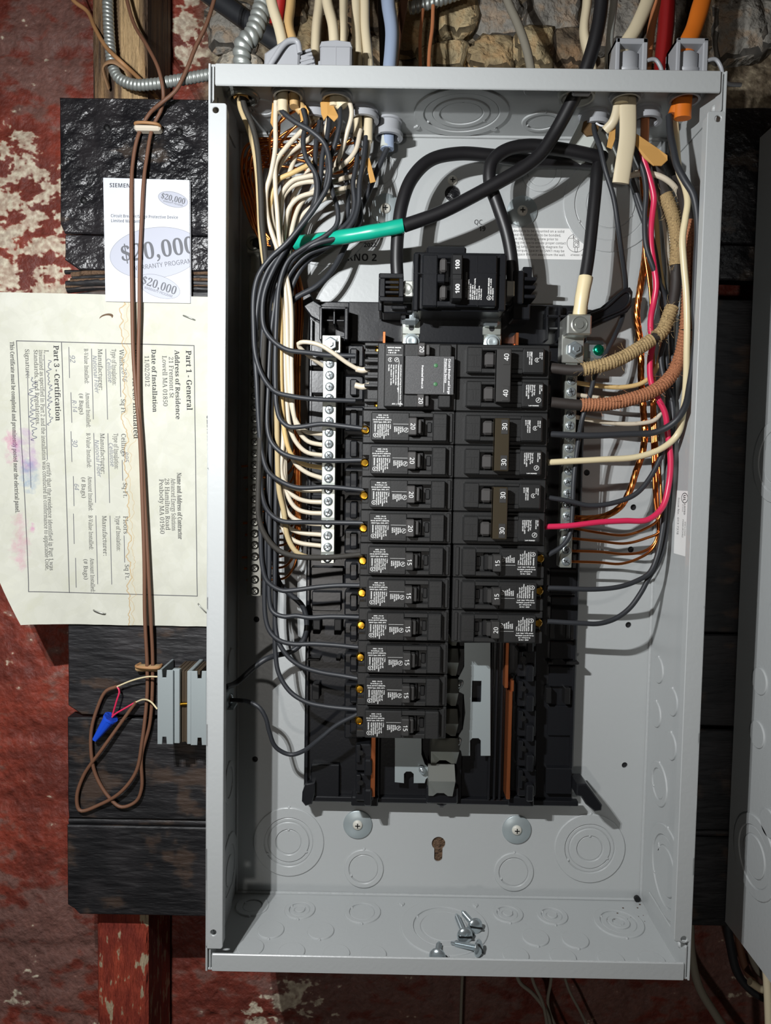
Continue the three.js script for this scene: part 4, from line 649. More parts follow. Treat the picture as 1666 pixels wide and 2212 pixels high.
white(nth[8], [[692, 236, 43], [682, 262, 42], [664, 275, 40], [655, 300, 40], [630, 360, 40], [612, 420, 38], [606, 500, 36], [612, 600, 34], [616, 800, 34], [608, 1020, 36], [616, 1095, 38], [635, 1120, 38], [665, 1130, 38], [700, 1133, 38]]);
white(nth[9], [[712, 245, 46], [706, 272, 44], [690, 320, 36], [660, 380, 33], [632, 430, 32], [620, 520, 32], [625, 700, 32], [610, 950, 34], [604, 1080, 36], [614, 1130, 38], [640, 1148, 38], [700, 1156, 38]]);
white(nth[10], [[800, 290, 38], [790, 350, 38], [765, 400, 34], [700, 430, 32], [650, 470, 30], [628, 540, 30], [632, 700, 30], [612, 1000, 33], [606, 1110, 36], [616, 1150, 38], [640, 1170, 38], [700, 1180, 38]]);
wire('white_wire', 'white pigtail looping from the neutral bar into the surge breaker', M.wwhite, 1.7, [[700, 791, 39], [672, 772, 46], [652, 755, 50], [644, 744, 53], [654, 739, 56], [690, 745, 58], [722, 764, 58], [750, 784, 56], [772, 797, 55]]);
wire('white_wire', 'stout white stub inside the middle jaw of the surge breaker', M.wwhite, 2.4, [[770, 797, 54], [784, 800, 55], [799, 797, 56]]);
wire('white_wire', 'stout white stub inside the lower jaw of the surge breaker', M.wwhite, 2.4, [[768, 832, 54], [784, 836, 55], [799, 832, 56]]);
// old cloth covered pair from the armoured cable
const cloth = (a, b, k) => { const t = data(64, 64, (u, v) => { const d = ((u * 8 + v * 8) % 2 < 1 ? 1 : 0) ^ ((u * 8 - v * 8 + 16) % 2 < 1 ? 1 : 0); return mixc(a, b, d * k + (1 - k) * 0.5 + 0.25 * perlin.noise(u * 40, v * 40, 1)).map(cl); }); return t; };
const dc = cloth([16, 15, 14], [66, 62, 55], 0.8); dc.repeat.set(1 / 8, 1 / 8);
const tc = cloth([150, 130, 92], [196, 178, 138], 0.7); tc.repeat.set(1 / 8, 1 / 8);
M.clothdark = std({ map: dc, roughness: 0.75 }); M.clothtan = std({ map: tc, roughness: 0.8 });
wire('cloth_wire', 'dark braided cloth wire from the armoured cable into the top 15 amp breaker', M.clothdark, 2.2, [[522, 190, 60], [528, 230, 62], [545, 271, 62], [556, 318, 62], [561, 373, 62], [564, 428, 61], [566, 484, 60], [572, 539, 58], [576, 590, 55], [572, 700, 52], [566, 850, 52], [560, 1000, 54], [558, 1073, 55], [559, 1117, 55], [571, 1153, 54], [598, 1186, 53], [634, 1201, 53], [708, 1204, 53], [788, 1197, 55]]);
wire('cloth_wire', 'tan braided cloth wire from the armoured cable to the foot of the neutral bar', M.clothtan, 2.1, [[517, 190, 59], [519, 230, 59], [535, 272, 58], [548, 318, 57], [556, 373, 56], [560, 440, 55], [563, 500, 54], [570, 560, 52], [585, 640, 48], [596, 760, 44], [598, 900, 42], [603, 1058, 42], [613, 1105, 42], [622, 1162, 43], [640, 1192, 44], [662, 1203, 44], [700, 1206, 41]]);
// bare grounds to the left ground bar
{
  const ends = [1006, 1031, 1056, 1105, 1129, 1154, 1179, 1203, 1227, 1252], from = [[640, 238, 52], [690, 262, 44], [725, 275, 52], [760, 300, 40], [660, 255, 56], [780, 320, 40], [740, 330, 36], [700, 300, 46], [620, 250, 58], [770, 350, 36]];
  ends.forEach((y, i) => {
    const j = i - 4.5, f = from[i], xl = 522 + (i % 4) * 9, yl = 318 + i * 6;
    wire('copper_wire', `bare copper ground into the ${['tenth', 'ninth', 'eighth', 'seventh', 'sixth', 'fifth', 'fourth', 'third', 'second', 'lowest'][i]} used hole from the foot of the ground bar`, M.copper, 1.02, [f, [f[0] - 34, f[1] + 22 + (i % 3) * 8, f[2] - 4], [600 - (i % 3) * 10, 296 + i * 7, 44 - i], [560, 300 + i * 7, 40 - i], [xl + 8, yl, 36 - i], [xl, yl + 45, 32 - i], [xl + 10, yl + 90, 28], [558 + i, 480 + i * 5, 24], [600 + i * 2, 540, 22], [632 + i * 2.2, 620, 20 + (i % 3) * 2], [640 + j * 1.6, 800, 18 + (i % 3) * 2], [640 + j * 1.4, y - 80, 18], [634, y - 26, 18], [616, y - 4, 15], [590, y, 12], [566, y, 11], [522 + (i * 5) % 17, y + 1, 10.6]], 'bare ground wires of the left ground bar');
  });
  const loops = [[[780, 306, 34], [700, 318, 32], [620, 312, 30], [560, 330, 28], [530, 380, 24], [545, 430, 20]], [[660, 262, 30], [600, 300, 26], [570, 350, 24], [566, 400, 20], [590, 450, 16]], [[740, 345, 26], [680, 330, 24], [620, 345, 22], [580, 390, 20], [575, 440, 16], [600, 500, 14]], [[770, 372, 24], [700, 400, 22], [640, 440, 18], [626, 500, 16], [636, 560, 16]], [[640, 300, 34], [690, 350, 30], [740, 360, 28], [780, 340, 30]]];
  loops.forEach((p, i) => wire('copper_wire', 'slack bare copper ground ' + ['crossing level below the snout connectors to the left wall', 'hooking down close behind the straight white wire', 'curling low between the white wires and the back panel', 'dropping from the twin cream cables to the wire bundle', 'bowing up toward the snout with two white cables'][i], M.copper, 1.02, p, 'slack copper grounds in the tangle'));
}
// right hand side
const black2 = (label, pts, r = 2.0) => wire('black_wire', 'black insulated wire ' + label, M.wblack, r, pts, 'black wires of the right breakers');
black2('beside the right wall, curving into the upper 30 amp pair', [[1446, 250, 66], [1448, 285, 70], [1455, 322, 76], [1462, 355, 80], [1480, 390, 84], [1497, 418, 86], [1505, 452, 86], [1508, 500, 86], [1505, 560, 86], [1503, 620, 86], [1501, 667, 85], [1504, 721, 84], [1499, 776, 81], [1491, 830, 76], [1480, 879, 68], [1458, 911, 62], [1418, 933, 58], [1350, 938, 57], [1268, 941, 57], [1188, 938, 56]], 2.5);
wire('cream_wire', 'cream insulated wire from the orange cable into the upper 30 amp pair', M.wcream, 2.5, [[1458, 250, 60], [1462, 310, 64], [1467, 370, 68], [1480, 402, 74], [1486, 437, 79], [1481, 472, 80], [1475, 515, 80], [1478, 574, 80], [1483, 632, 80], [1485, 700, 79], [1484, 762, 76], [1483, 816, 72], [1477, 884, 64], [1464, 938, 55], [1431, 968, 54], [1377, 987, 54], [1296, 993, 55], [1184, 999, 56]]);
wire('red_wire', 'crimson red insulated wire into the lower 30 amp pair', M.wred, 2.35, [[1384, 325, 54], [1396, 361, 54], [1405, 390, 54], [1413, 428, 53], [1410, 460, 52], [1407, 489, 52], [1407, 530, 52], [1413, 574, 52], [1418, 617, 52], [1413, 652, 50], [1407, 682, 46], [1406, 712, 44], [1411, 738, 44], [1405, 776, 45], [1407, 824, 48], [1420, 857, 52], [1437, 892, 52], [1443, 938, 50], [1449, 993, 50], [1445, 1047, 50], [1431, 1096, 52], [1399, 1123, 54], [1350, 1125, 55], [1296, 1128, 56], [1228, 1136, 57], [1178, 1138, 57]]);
black2('from the cream sheath to the lower 30 amp pair', [[1368, 300, 52], [1376, 335, 54], [1390, 370, 55], [1396, 413, 55], [1393, 472, 54], [1396, 530, 54], [1410, 574, 53], [1425, 612, 50], [1437, 641, 46], [1440, 690, 42], [1434, 743, 42], [1428, 770, 42], [1434, 814, 43], [1452, 870, 46], [1453, 911, 47], [1431, 979, 49], [1404, 1033, 51], [1372, 1068, 53], [1323, 1087, 54], [1274, 1092, 55], [1228, 1082, 56], [1180, 1074, 56]]);
black2('into the middle single breaker of the right column', [[1346, 300, 40], [1360, 370, 40], [1380, 430, 40], [1410, 520, 40], [1430, 650, 38], [1440, 780, 38], [1444, 900, 40], [1440, 1040, 42], [1432, 1140, 44], [1418, 1207, 46], [1403, 1238, 48], [1373, 1256, 50], [1336, 1268, 52], [1281, 1273, 54], [1221, 1271, 55], [1182, 1270, 55]]);
black2('into the lowest single breaker of the right column', [[1352, 300, 34], [1372, 420, 34], [1420, 560, 34], [1446, 680, 34], [1454, 820, 34], [1452, 960, 36], [1446, 1080, 38], [1434, 1180, 42], [1424, 1210, 44], [1400, 1252, 46], [1385, 1280, 48], [1360, 1314, 50], [1330, 1336, 52], [1294, 1347, 54], [1251, 1346, 55], [1182, 1342, 55]]);
black2('behind the paddle arm, to the topmost single breaker on the right', [[1281, 262, 44], [1286, 290, 48], [1297, 320, 52], [1308, 367, 54], [1326, 428, 52], [1335, 486, 48], [1343, 545, 40], [1352, 612, 26], [1350, 650, 14], [1344, 689, 20], [1328, 727, 36], [1306, 770, 46], [1287, 808, 50], [1274, 857, 54], [1260, 898, 56], [1252, 938, 52], [1244, 993, 50], [1239, 1047, 50], [1237, 1101, 50], [1231, 1155, 51], [1214, 1180, 53], [1184, 1199, 55]], 1.9);
// jute wrapped old feeders
function fuzz(pts, r, n, len, seedv) {                       // loose fibres of the wrapping
  const c = new THREE.CatmullRomCurve3(px(pts), false, 'centripetal'), out = []; seed = seedv;
  for (let i = 0; i < n; i++) { const u = rnd(), p = c.getPointAt(u), t = c.getTangentAt(u), d = V(rr(-1, 1), rr(-1, 1), rr(-0.2, 1)).normalize(); d.addScaledVector(t, rr(-0.6, 0.6)); const a = p.clone().addScaledVector(d, r * 0.9), b = p.clone().addScaledVector(d, r + len * rr(0.3, 1)).addScaledVector(t, rr(-2, 2)), m = a.clone().lerp(b, 0.5).add(V(rr(-1, 1), rr(-1, 1), rr(-1, 1))); out.push(tube([a, m, b], 0.16, { n: 3, m: 3 })); }
  return out;
}
const jute = (a, b) => { const t = data(64, 256, (u, v) => { const n = perlin.noise(u * 9, v * 30, 2) + 0.6 * perlin.noise(u * 30, v * 80, 5); return mixc(a, b, 0.5 + 0.6 * n).map(cl); }); t.repeat.set(1 / 14, 1 / 14); return std({ map: t, roughness: 0.85 }); };
const helix = (pitch, d, starts = 1) => (s, a) => 1 + d * (Math.abs(Math.sin((s / pitch) * Math.PI * starts + a / 2)) - 0.5);
function feeder(label, core, wraps, mat, s) {
  const t = thing('jute_cable', label, 'cable', at(core[core.length - 1][0], core[core.length - 1][1], core[core.length - 1][2]).toArray(), 'jute wrapped feeders');
  obj('core', tube(inside(core, 5.2), 4.2, { rf: (q, a) => 1 + 0.06 * fbm(q / 6, a, s) }), M.oldrubber, t);
  for (const w of wraps) { const g = obj('twine_wrap', tube(inside(w, 5.2), 5.0, { step: 0.5, m: 16, rf: helix(2.3, 0.16) }), mat, t); const f = obj('frayed_fibre', fuzz(w, 4.8, 60, 6, s), mat, g); f.userData.kind = 'stuff'; }
  return t;
}
M.oldrubber = std({ color: 0x2b2522, roughness: 0.6 });
const J1 = [[1418, 340, 40], [1428, 390, 44], [1437, 422, 48], [1451, 457, 50], [1460, 495, 51], [1463, 530, 51], [1461, 574, 51], [1460, 618, 52], [1451, 670, 54], [1431, 716, 56], [1390, 746, 58], [1350, 770, 60], [1312, 786, 62], [1274, 797, 62], [1241, 800, 60], [1190, 795, 57]];
feeder('brown twine wrapped feeder cable bending into the upper terminal of the 40 amp breaker', J1, [J1.slice(2, 7), [[1452, 664, 54], [1431, 716, 56], [1418, 727, 57]], [[1408, 734, 57.5], [1390, 746, 58], [1350, 770, 60], [1312, 786, 62], [1258, 799, 61]]], jute([120, 100, 70], [186, 160, 112]), 11);
const J2 = [[1436, 340, 30], [1462, 380, 36], [1478, 430, 56], [1487, 480, 60], [1490, 560, 62], [1488, 650, 62], [1483, 712, 58], [1472, 765, 54], [1453, 808, 54], [1418, 841, 56], [1363, 862, 58], [1309, 873, 58], [1255, 875, 58], [1190, 869, 57]];
feeder('reddish twine wrapped feeder cable bending into the lower terminal of the 40 amp breaker', J2, [J2.slice(3, 7), J2.slice(6, 13)], jute([110, 66, 44], [190, 128, 88]), 23);
// bare stranded copper and the right grounds
wire('stranded_copper', 'bare stranded copper ground cable curving to the foot of the right neutral bar', M.copper, 2.5, [[1400, 400, 24], [1398, 480, 26], [1393, 559, 30], [1384, 618, 34], [1376, 681, 32], [1382, 729, 30], [1385, 770, 30], [1385, 816, 30], [1390, 884, 30], [1393, 938, 32], [1388, 979, 34], [1374, 1020, 36], [1361, 1060, 38], [1339, 1096, 39], [1306, 1115, 39], [1268, 1120, 39], [1236, 1119, 38]], undefined, { step: 0.7, m: 24, rf: (s, a) => 1 + 0.13 * (Math.abs(Math.sin((a * 7 + s * 0.9) / 2)) - 0.5) });
[[[1240, 1141, 38], [1296, 1151, 38], [1350, 1156, 38], [1390, 1144, 40], [1424, 1120, 42], [1428, 1060, 40]], [[1236, 1163, 38], [1296, 1169, 38], [1350, 1174, 38], [1395, 1163, 40], [1428, 1146, 42], [1430, 1080, 38]], [[1234, 1190, 38], [1296, 1192, 38], [1350, 1197, 39], [1388, 1192, 40], [1412, 1176, 40], [1423, 1140, 40], [1420, 1060, 38]], [[1232, 1213, 38], [1296, 1215, 38], [1340, 1218, 39], [1378, 1207, 40], [1408, 1188, 40], [1421, 1160, 40], [1414, 1070, 36]]].forEach((p, i) =>
  wire('copper_wire', `bare copper ground wire into the ${['fourth', 'third', 'second', 'lowest'][i]} screw from the foot of the right neutral bar`, M.copper, 1.1, [...p, [1418 - i * 3, 940, 34 - i], [1413 - i * 2, 800, 32 - i * 2], [1408 - i, 640, 32], [1400 - i * 3, 520, 34], [1388 + i * 4, 420, 36], [1380 + i * 8, 330, 38]], 'bare ground wires of the right neutral bar'));
wire('tan_wire', 'aged tan insulated wire into the right neutral bar just above the reddish feeder', M.wtan, 1.9, [[1240, 826, 38], [1296, 834, 38], [1350, 836, 38], [1390, 826, 38], [1416, 800, 38], [1432, 740, 36], [1436, 660, 36], [1424, 560, 36], [1416, 460, 36], [1400, 380, 40]]);
wire('white_wire', 'white insulated wire half hidden behind the reddish feeder', M.wwhite, 1.8, [[1240, 852, 36], [1300, 860, 36], [1370, 862, 36], [1420, 848, 36], [1444, 800, 34], [1450, 700, 32], [1444, 560, 32], [1430, 440, 34], [1410, 350, 38]]);
wire('white_wire', 'white insulated wire just below the reddish feeder', M.wwhite, 1.8, [[1240, 900, 36], [1268, 906, 36], [1323, 914, 36], [1377, 915, 36], [1418, 905, 36], [1440, 860, 34], [1452, 760, 32], [1456, 620, 30], [1440, 480, 32], [1404, 390, 34], [1376, 372, 34], [1358, 380, 34]]);
wire('white_wire', 'white insulated wire curling over the top of the jute feeders', M.wwhite, 2.2, [[1350, 384, 40], [1376, 376, 44], [1410, 376, 48], [1440, 388, 50], [1462, 410, 48], [1470, 440, 42], [1462, 480, 36]]);
// service conductors
const RS = 5.1;
{
  const p = [[1302, -60, 84], [1298, 20, 82], [1285, 90, 80], [1262, 160, 76], [1245, 200, 72], [1225, 240, 68], [1200, 285, 64], [1170, 330, 62], [1135, 360, 61], [1080, 392, 60], [1020, 425, 59], [950, 460, 59], [872, 488, 60], [800, 502, 58], [740, 512, 52], [680, 520, 42], [640, 525, 32], [606, 527, 24], [575, 527, 17], [552, 527, 14]];
  const t = thing('ground_cable', 'thick black cable crossing diagonally from the top right, banded with green tape', 'cable', at(552, 527, 14).toArray());
  obj('insulation', tube(px(p.slice(0, 13)), RS), M.wservice, t); obj('insulation', tube(px(p.slice(16)), RS), M.wservice, t);
  obj('green_tape', tube(px(p.slice(12, 17)), RS + 0.35, { rf: (s) => 1 + 0.03 * Math.sin(s / 3.3) }), M.green, t, 'green phasing tape');
}
wire('service_cable', 'thick black cable arching over into the left lug of the main breaker', M.wservice, RS, [[1296, 352, 30], [1230, 349, 26], [1150, 347, 30], [1060, 336, 36], [990, 332, 40], [930, 346, 44], [890, 386, 48], [869, 440, 51], [860, 500, 52], [857, 560, 51], [859, 606, 50]], 'service cables');
wire('service_cable', 'thick black cable in a tight hook into the right lug of the main breaker', M.wservice, RS, [[1300, 342, 42], [1270, 334, 44], [1200, 321, 46], [1140, 315, 48], [1090, 326, 50], [1062, 352, 51], [1058, 392, 51], [1074, 440, 50], [1094, 500, 49], [1104, 550, 48], [1108, 600, 46], [1106, 628, 45]], 'service cables');
{
  const p = [[1302, 336, 36], [1292, 360, 42], [1287, 410, 45], [1281, 470, 47], [1271, 560, 49], [1258, 640, 50], [1252, 690, 48]], t = thing('neutral_cable', 'thick black cable with cream tape above the square aluminium lug', 'cable', at(1252, 690, 48).toArray());
  obj('insulation', tube(px(p), RS - 0.3), M.wservice, t); obj('cream_tape', tube(px([[1266, 598, 49.6], [1258, 640, 50], [1252, 684, 48.4]]), RS + 0.3, { rf: (s) => 1 + 0.02 * Math.sin(s / 2) + (s < 12 ? 0.03 : 0) }), M.creamtape, t, 'cream tape');
}
// twin grey block where the service cables come in
{
  const a = at(1262, 300, 34), t = thing('cable_bushing', 'pale grey plastic bushing under the top right entry, holding the service cables', 'bushing', a.toArray());
  const g = box(-9, 9, -17, 12, -9, 9, 2); g.rotateZ(-0.45); g.translate(a.x, a.y, 34); obj('sleeve', g, M.pvclight, t);
  const h = box(-8, 8, -20, 14, -8, 8, 2), b = at(1300, 328, 26); h.rotateZ(0.5); h.translate(b.x, b.y, 26); obj('sleeve', h, M.pvclight, t);
}
// ---------------------------------------------------------------- cable entries along the top
const flat = { wide: 0.72, m: 12 };
function collar(c, r, drop, parent, mat = M.pvcgrey, n = 32) { return obj('collar', soft(turn(V(c.x, TY, c.z), [[r + 1.6, 0], [r + 1.6, -1.6], [r + 0.4, -2], [r + 0.4, -drop], [r - 1.2, -drop], [r - 1.4, 2]], 'y', n), 0.6), mat, parent); }
function connector(key, label, kind, h = 31) {
  const { c } = ENTRY[key], t = thing('cable_connector', label, 'connector', [c.x, HH, c.z], 'grey plastic cable connectors'), X = c.x, Z = c.z, w = 11.6;
  if (kind === 'block') {
    obj('body', [box(X - w, X + w, HH, HH + h - 3, Z - 10, Z + 11, 1.4), prism([[X - w - 0.4, HH + h - 4], [X + w + 0.4, HH + h - 4], [X + w - 1, HH + h - 0.4], [X, HH + h + 0.8], [X - w + 1, HH + h - 0.4]], Z - 10.4, Z + 11.4, 0.5), box(X - 0.3, X + 0.3, HH + 2, HH + h - 4, Z + 10.8, Z + 11.25, 0.1)], M.pvcgrey, t);
    obj('teeth', [0, 1, 2].map((i) => box(X - 13.4, X - 11, HH + 4 + i * 6, HH + 8 + i * 6, Z - 6, Z + 6, 0.6)), M.pvcgrey, t);
  } else if (kind === 'strap') {
    obj('body', [prism([[X - 17, HH], [X - 16, HH + 21], [X - 3, HH + 30], [X + 7, HH + 32], [X + 10, HH + 28], [X + 9, HH]], Z - 10, Z + 9, 1.4), box(X + 9, X + 20, HH + 4, HH + 22, Z - 8, Z + 6, 1.5)], M.pvcgrey, t);
    obj('strap', [tube([V(X - 18, HH + 0.5, Z + 10), V(X - 9, HH + 14, Z + 12), V(X + 1, HH + 27, Z + 12), V(X + 8, HH + 28, Z + 11), V(X + 10, HH + 20, Z + 10)], 2.1, { n: 26, m: 8 })], M.pvcgrey, t);
    obj('clip', Array.from({ length: 6 }, (_, i) => { const g = box(X + 10, X + 24, HH + 3 + i * 3.2, HH + 4.8 + i * 3.2, Z - 2, Z + 9 - i * 0.7, 0.3); g.translate(-X, -HH, 0); g.rotateZ(0.28); g.translate(X, HH, 0); return g; }), M.pvcgrey, t);
  } else {                                             // window frame with a ribbed jaw and a springy arm
    obj('body', [box(X - w, X - w + 3.4, HH, HH + h, Z - 9, Z + 11, 0.8), box(X + w - 4, X + w, HH, HH + h, Z - 9, Z + 11, 0.8), box(X - w, X + w, HH + h - 4, HH + h, Z - 9, Z + 11, 0.8), box(X - w, X + w, HH, HH + h - 2, Z - 10, Z - 4, 0.6)], M.pvcgrey, t);
    obj('jaw', soft(turn(V(X - 0.6, HH, Z), [[8.6, 2], [8.6, 6], [9.6, 6.4], [9.6, 8], [8.6, 8.4], [9.6, 9.6], [9.6, 11.2], [8.6, 11.6], [9.6, 12.8], [9.6, 14.4], [8.4, 15], [8.4, 25], [7, 26.4]], 'y', 26), 0.6), M.pvcgrey, t);
    obj('arm', tube([V(X + w - 0.5, HH + 18, Z + 9), V(X + w + 6, HH + 19, Z + 9), V(X + w + 10, HH + 14, Z + 9), V(X + w + 14, HH + 3, Z + 9), V(X + w + 26, HH + 2.4, Z + 7)], 1.5, { n: 30, m: 6 }), M.pvcgrey, t);
  }
  collar(c, ENTRY[key].r - 0.6, 4.5, t); return t;
}
connector('a', 'grey plastic cable connector with a slanting strap on top of the box', 'strap');
connector('b', 'plain block shaped grey plastic cable connector on top of the box', 'block');
connector('g', 'grey plastic cable connector with ribbed jaw gripping the white cable', 'jaw', 33);
connector('i', 'grey plastic cable connector with ribbed jaw gripping the orange cable', 'jaw', 33);
for (const [k, lab, d] of [['c', 'small grey snout connector between the two left cable collars', 9], ['d', 'grey snout connector with two white cables inside the box', 8], ['e', 'rearmost grey snout connector with the grey sleeve, inside the box', 13], ['f', 'grey snout connector with torn brown paper, above the service cables', 10], ['h', 'small grey snout connector beside the peach cable', 9]]) {
  const { c, r } = ENTRY[k], t = thing('snout_connector', lab, 'connector', [c.x, TY, c.z], 'snout connectors inside the box');
  collar(c, r - 0.6, d, t); obj('shell', [box(c.x - r + 1, c.x + r - 1, HH, HH + 16, c.z - r + 1, c.z - r + 3.4, 0.6), box(c.x - r + 1, c.x - r + 4, HH, HH + 14, c.z - r + 2, c.z + r - 2, 0.6)], M.pvcgrey, t);
  { const g = new THREE.LatheGeometry([[r - 1, 0], [r + 1.8, 0], [r + 1.8, 3.2], [r - 1, 3.2], [r - 1, 0]].map((p) => new THREE.Vector2(...p)), 24, -0.5, 2.9); g.translate(c.x, TY - d - 0.6, c.z); obj('half_lip', hard(g), M.pvcgrey, t); }
}
{ const { c, r } = ENTRY.armour, t = thing('conduit_fitting', 'dull metal conduit fitting at the top left corner of the box', 'fitting', [c.x, TY, c.z]); collar(c, r - 0.6, 4, t, M.steel); obj('barrel', soft(turn(V(c.x, HH, c.z), [[9.4, 0], [9.4, 14], [8, 17], [7, 17]], 'y', 24), 0.5), M.steel, t); }
{ const { c, r } = ENTRY.service, t = thing('service_gland', 'grey gland gripping the thick black cable at the top wall', 'gland', [c.x, TY, c.z]); collar(c, r - 0.6, 6, t, M.pvclight); obj('clamp', [box(c.x - 6, c.x + 7, TY - 9, TY - 1, c.z + 8, c.z + 13, 1)], M.pvcgrey, t); }
// cables above the box, running down into their connectors
const cab = (name, label, mat, r, pts, o, group) => single(name, label, 'cable', tube(px(pts), r, o), mat, group);
const down = (k, d = 16) => { const { c } = ENTRY[k]; return [c.x, c.y - d, c.z]; };
const entry = (k, dx = 0, dz = 0, d = 14) => { const { c } = ENTRY[k]; return [V(c.x + dx, HH + 30, c.z + dz), V(c.x + dx, HH + 8, c.z + dz), V(c.x + dx, TY - d, c.z + dz)]; };
const cabE = (name, label, mat, r, pts, k, dx, dz, d, o) => single(name, label, 'cable', tube([...px(pts), ...entry(k, dx, dz, d)], r, { step: 3, ...o }), mat, 'cables above the box');
cabE('sheathed_cable', 'white sheathed cable leaning into the strap connector', M.sheath, 4.1, [[576, -60, 60], [588, 10, 62], [603, 60, 64]], 'a', -4, -1, 15);
cabE('sheathed_cable', 'aged tan sheathed cable beside the white one at the strap connector', M.sheathold, 5.0, [[632, -60, 56], [628, 10, 58], [624, 55, 60]], 'a', 4.5, -3, 10, flat);
cabE('sheathed_cable', 'white sheathed cable leaning into the block connector', M.sheath, 4.0, [[696, -60, 52], [708, 10, 56], [719, 55, 60]], 'b', -2, -2, 8);
cabE('sheathed_cable', 'half shaded white sheathed cable rising behind the block connector', M.sheath, 4.4, [[740, -60, 40], [742, 10, 46], [742, 60, 54]], 'b', 4, -5, 6, flat);
cabE('sheathed_cable', 'broad white sheathed cable with green print between the left connectors', M.sheath, 5.4, [[694, -60, 30], [690, 10, 33], [684, 60, 37]], 'c', 0, 0, 10, flat);
cabE('sheathed_cable', 'cream cable of a close pair behind the block connector, nearer to it', M.sheath, 3.7, [[768, -60, 36], [769, 10, 37], [770, 60, 38]], 'd', -4.3, 0, 22);
cabE('sheathed_cable', 'cream cable of a close pair behind the block connector, nearer the blue sleeve', M.sheath, 3.7, [[787, -60, 36], [788, 10, 37], [789, 60, 38]], 'd', 4, 0, 24);
cabE('plastic_sleeve', 'crinkled translucent blue grey plastic sleeve around a cable', M.blueplastic, 5.6, [[836, -60, 16], [839, 10, 18], [846, 70, 20]], 'e', 0, 0, 22, { rf: (s, a) => 1 + 0.1 * Math.sin(a * 5 + s * 0.05) });
cab('black_cable', 'flat black cable beside the blue grey plastic sleeve', M.wservice, 3.2, [[822, -60, 4], [824, 20, 4], [828, 100, 4], [830, 190, 3]], flat);
cab('brown_cable', 'brown cable slanting behind the blue grey plastic sleeve', M.brownwire, 3.4, [[880, -60, -20], [872, 10, -20], [858, 90, -16], [848, 190, -6]], flat);
cab('old_wire', 'thin pinkish old wire hanging before the rubble, with a straight run', M.peach, 1.5, [[914, 20, -40], [908, 80, -38], [908, 140, -34], [909, 200, -24]]);
cab('old_wire', 'thin pinkish old wire hanging before the rubble, bent toward the box', M.peach, 1.7, [[936, 12, -40], [934, 60, -38], [928, 110, -34], [926, 200, -24]]);
cab('tan_cable', 'weathered tan cable arching down behind the top lip', M.greycable, 3.6, [[1080, -60, -30], [1096, 0, -26], [1118, 50, -20], [1136, 100, -12], [1147, 150, -4], [1150, 195, 3]]);
cabE('sheathed_cable', 'white cable with green printed numbers beside the thick black cable', M.sheath, 5.0, [[1272, -60, 34], [1268, 10, 35], [1262, 70, 36]], 'f', -2, 0, 10, flat);
cab('grey_pipe', 'pale grey flat conduit right of the thick black cable', M.pvclight, 4, [[1330, -60, -10], [1326, 10, -8], [1318, 80, -2], [1312, 190, 3]], { wide: 0.8 });
cabE('sheathed_cable', 'white sheathed cable entering the ribbed connector beside the peach one', M.sheath, 5.1, [[1416, -60, 58], [1400, 0, 62], [1374, 60, 66]], 'g', -3, 0, 6, flat);
cabE('sheathed_cable', 'faded peach coloured cable behind the ribbed connector', M.peach, 4.3, [[1424, -60, 34], [1418, 10, 36], [1408, 60, 40]], 'h', 0, 0, 26, flat);
cab('red_pipe', 'dark red pipe behind the peach cable', std({ color: 0x8e1214, roughness: 0.5 }), 7, [[1442, -60, -44], [1440, 40, -44], [1432, 130, -44], [1428, 240, -40]]);
cab('red_pipe', 'short red pipe behind the white cables at the strap connector', std({ color: 0xb3201e, roughness: 0.5 }), 6, [[606, -60, -30], [604, 0, -34], [596, 55, -40]]);
cabE('sheathed_cable', 'orange sheathed cable entering the ribbed connector at the right corner', M.orange, 6.4, [[1536, -60, 58], [1518, 0, 62], [1500, 60, 66]], 'i', -1, 0, 17, { wide: 0.7, m: 14, rf: (s) => 1 + 0.03 * Math.sin(s / 5) });
// flexible metal conduit and armoured cable
const spiral = (pitch, d) => (s, a) => { const f = ((s / pitch + a / 6.2832) % 1 + 1) % 1; return 1 + d * (Math.sin(f * Math.PI) - 0.5); };
M.galv = std({ color: 0xa3a8a4, roughness: 0.42, metalness: 0.6 });
single('metal_conduit', 'ribbed flexible metal conduit bending down to the top left fitting', 'conduit', tube([...px([[590, -70, 44], [576, -20, 48], [562, 30, 54], [546, 75, 58]]), V(ENTRY.armour.c.x, HH + 34, 60), V(ENTRY.armour.c.x, HH + 12, ENTRY.armour.c.z)], 6.4, { step: 0.6, m: 24, rf: spiral(5.6, 0.2) }), M.galv);
single('armoured_cable', 'armoured cable turning from the wall to the box beside the bare timber', 'cable', tube(px([[232, -40, -10], [234, 40, -9], [238, 100, -8], [243, 140, -6], [256, 168, -3], [290, 183, 1], [330, 182, 4], [370, 176, 6], [420, 167, 8], [470, 158, 12], [500, 152, 20]]), 4.3, { step: 0.5, m: 20, rf: spiral(3.4, 0.17) }), M.galv);
{ const c = at(250, 156, -6), t = thing('cable_strap', 'rusty strap holding the armoured cable to the timber', 'strap', c.toArray()); obj('band', tube([V(c.x - 9, c.y - 9, -14), V(c.x - 8, c.y + 2, -1), V(c.x + 2, c.y + 3.5, 3), V(c.x + 12, c.y - 2, 0), V(c.x + 13, c.y - 6, -12)], 3, { wide: 0.4, n: 24, m: 8 }), std({ color: 0x8a6a4c, roughness: 0.7 }), t); }
single('black_pipe', 'dark pipe slanting behind the metal conduit', 'pipe', tube(px([[400, -50, -60], [470, 0, -60], [540, 50, -58], [610, 100, -56]]), 8.5), M.wblack);
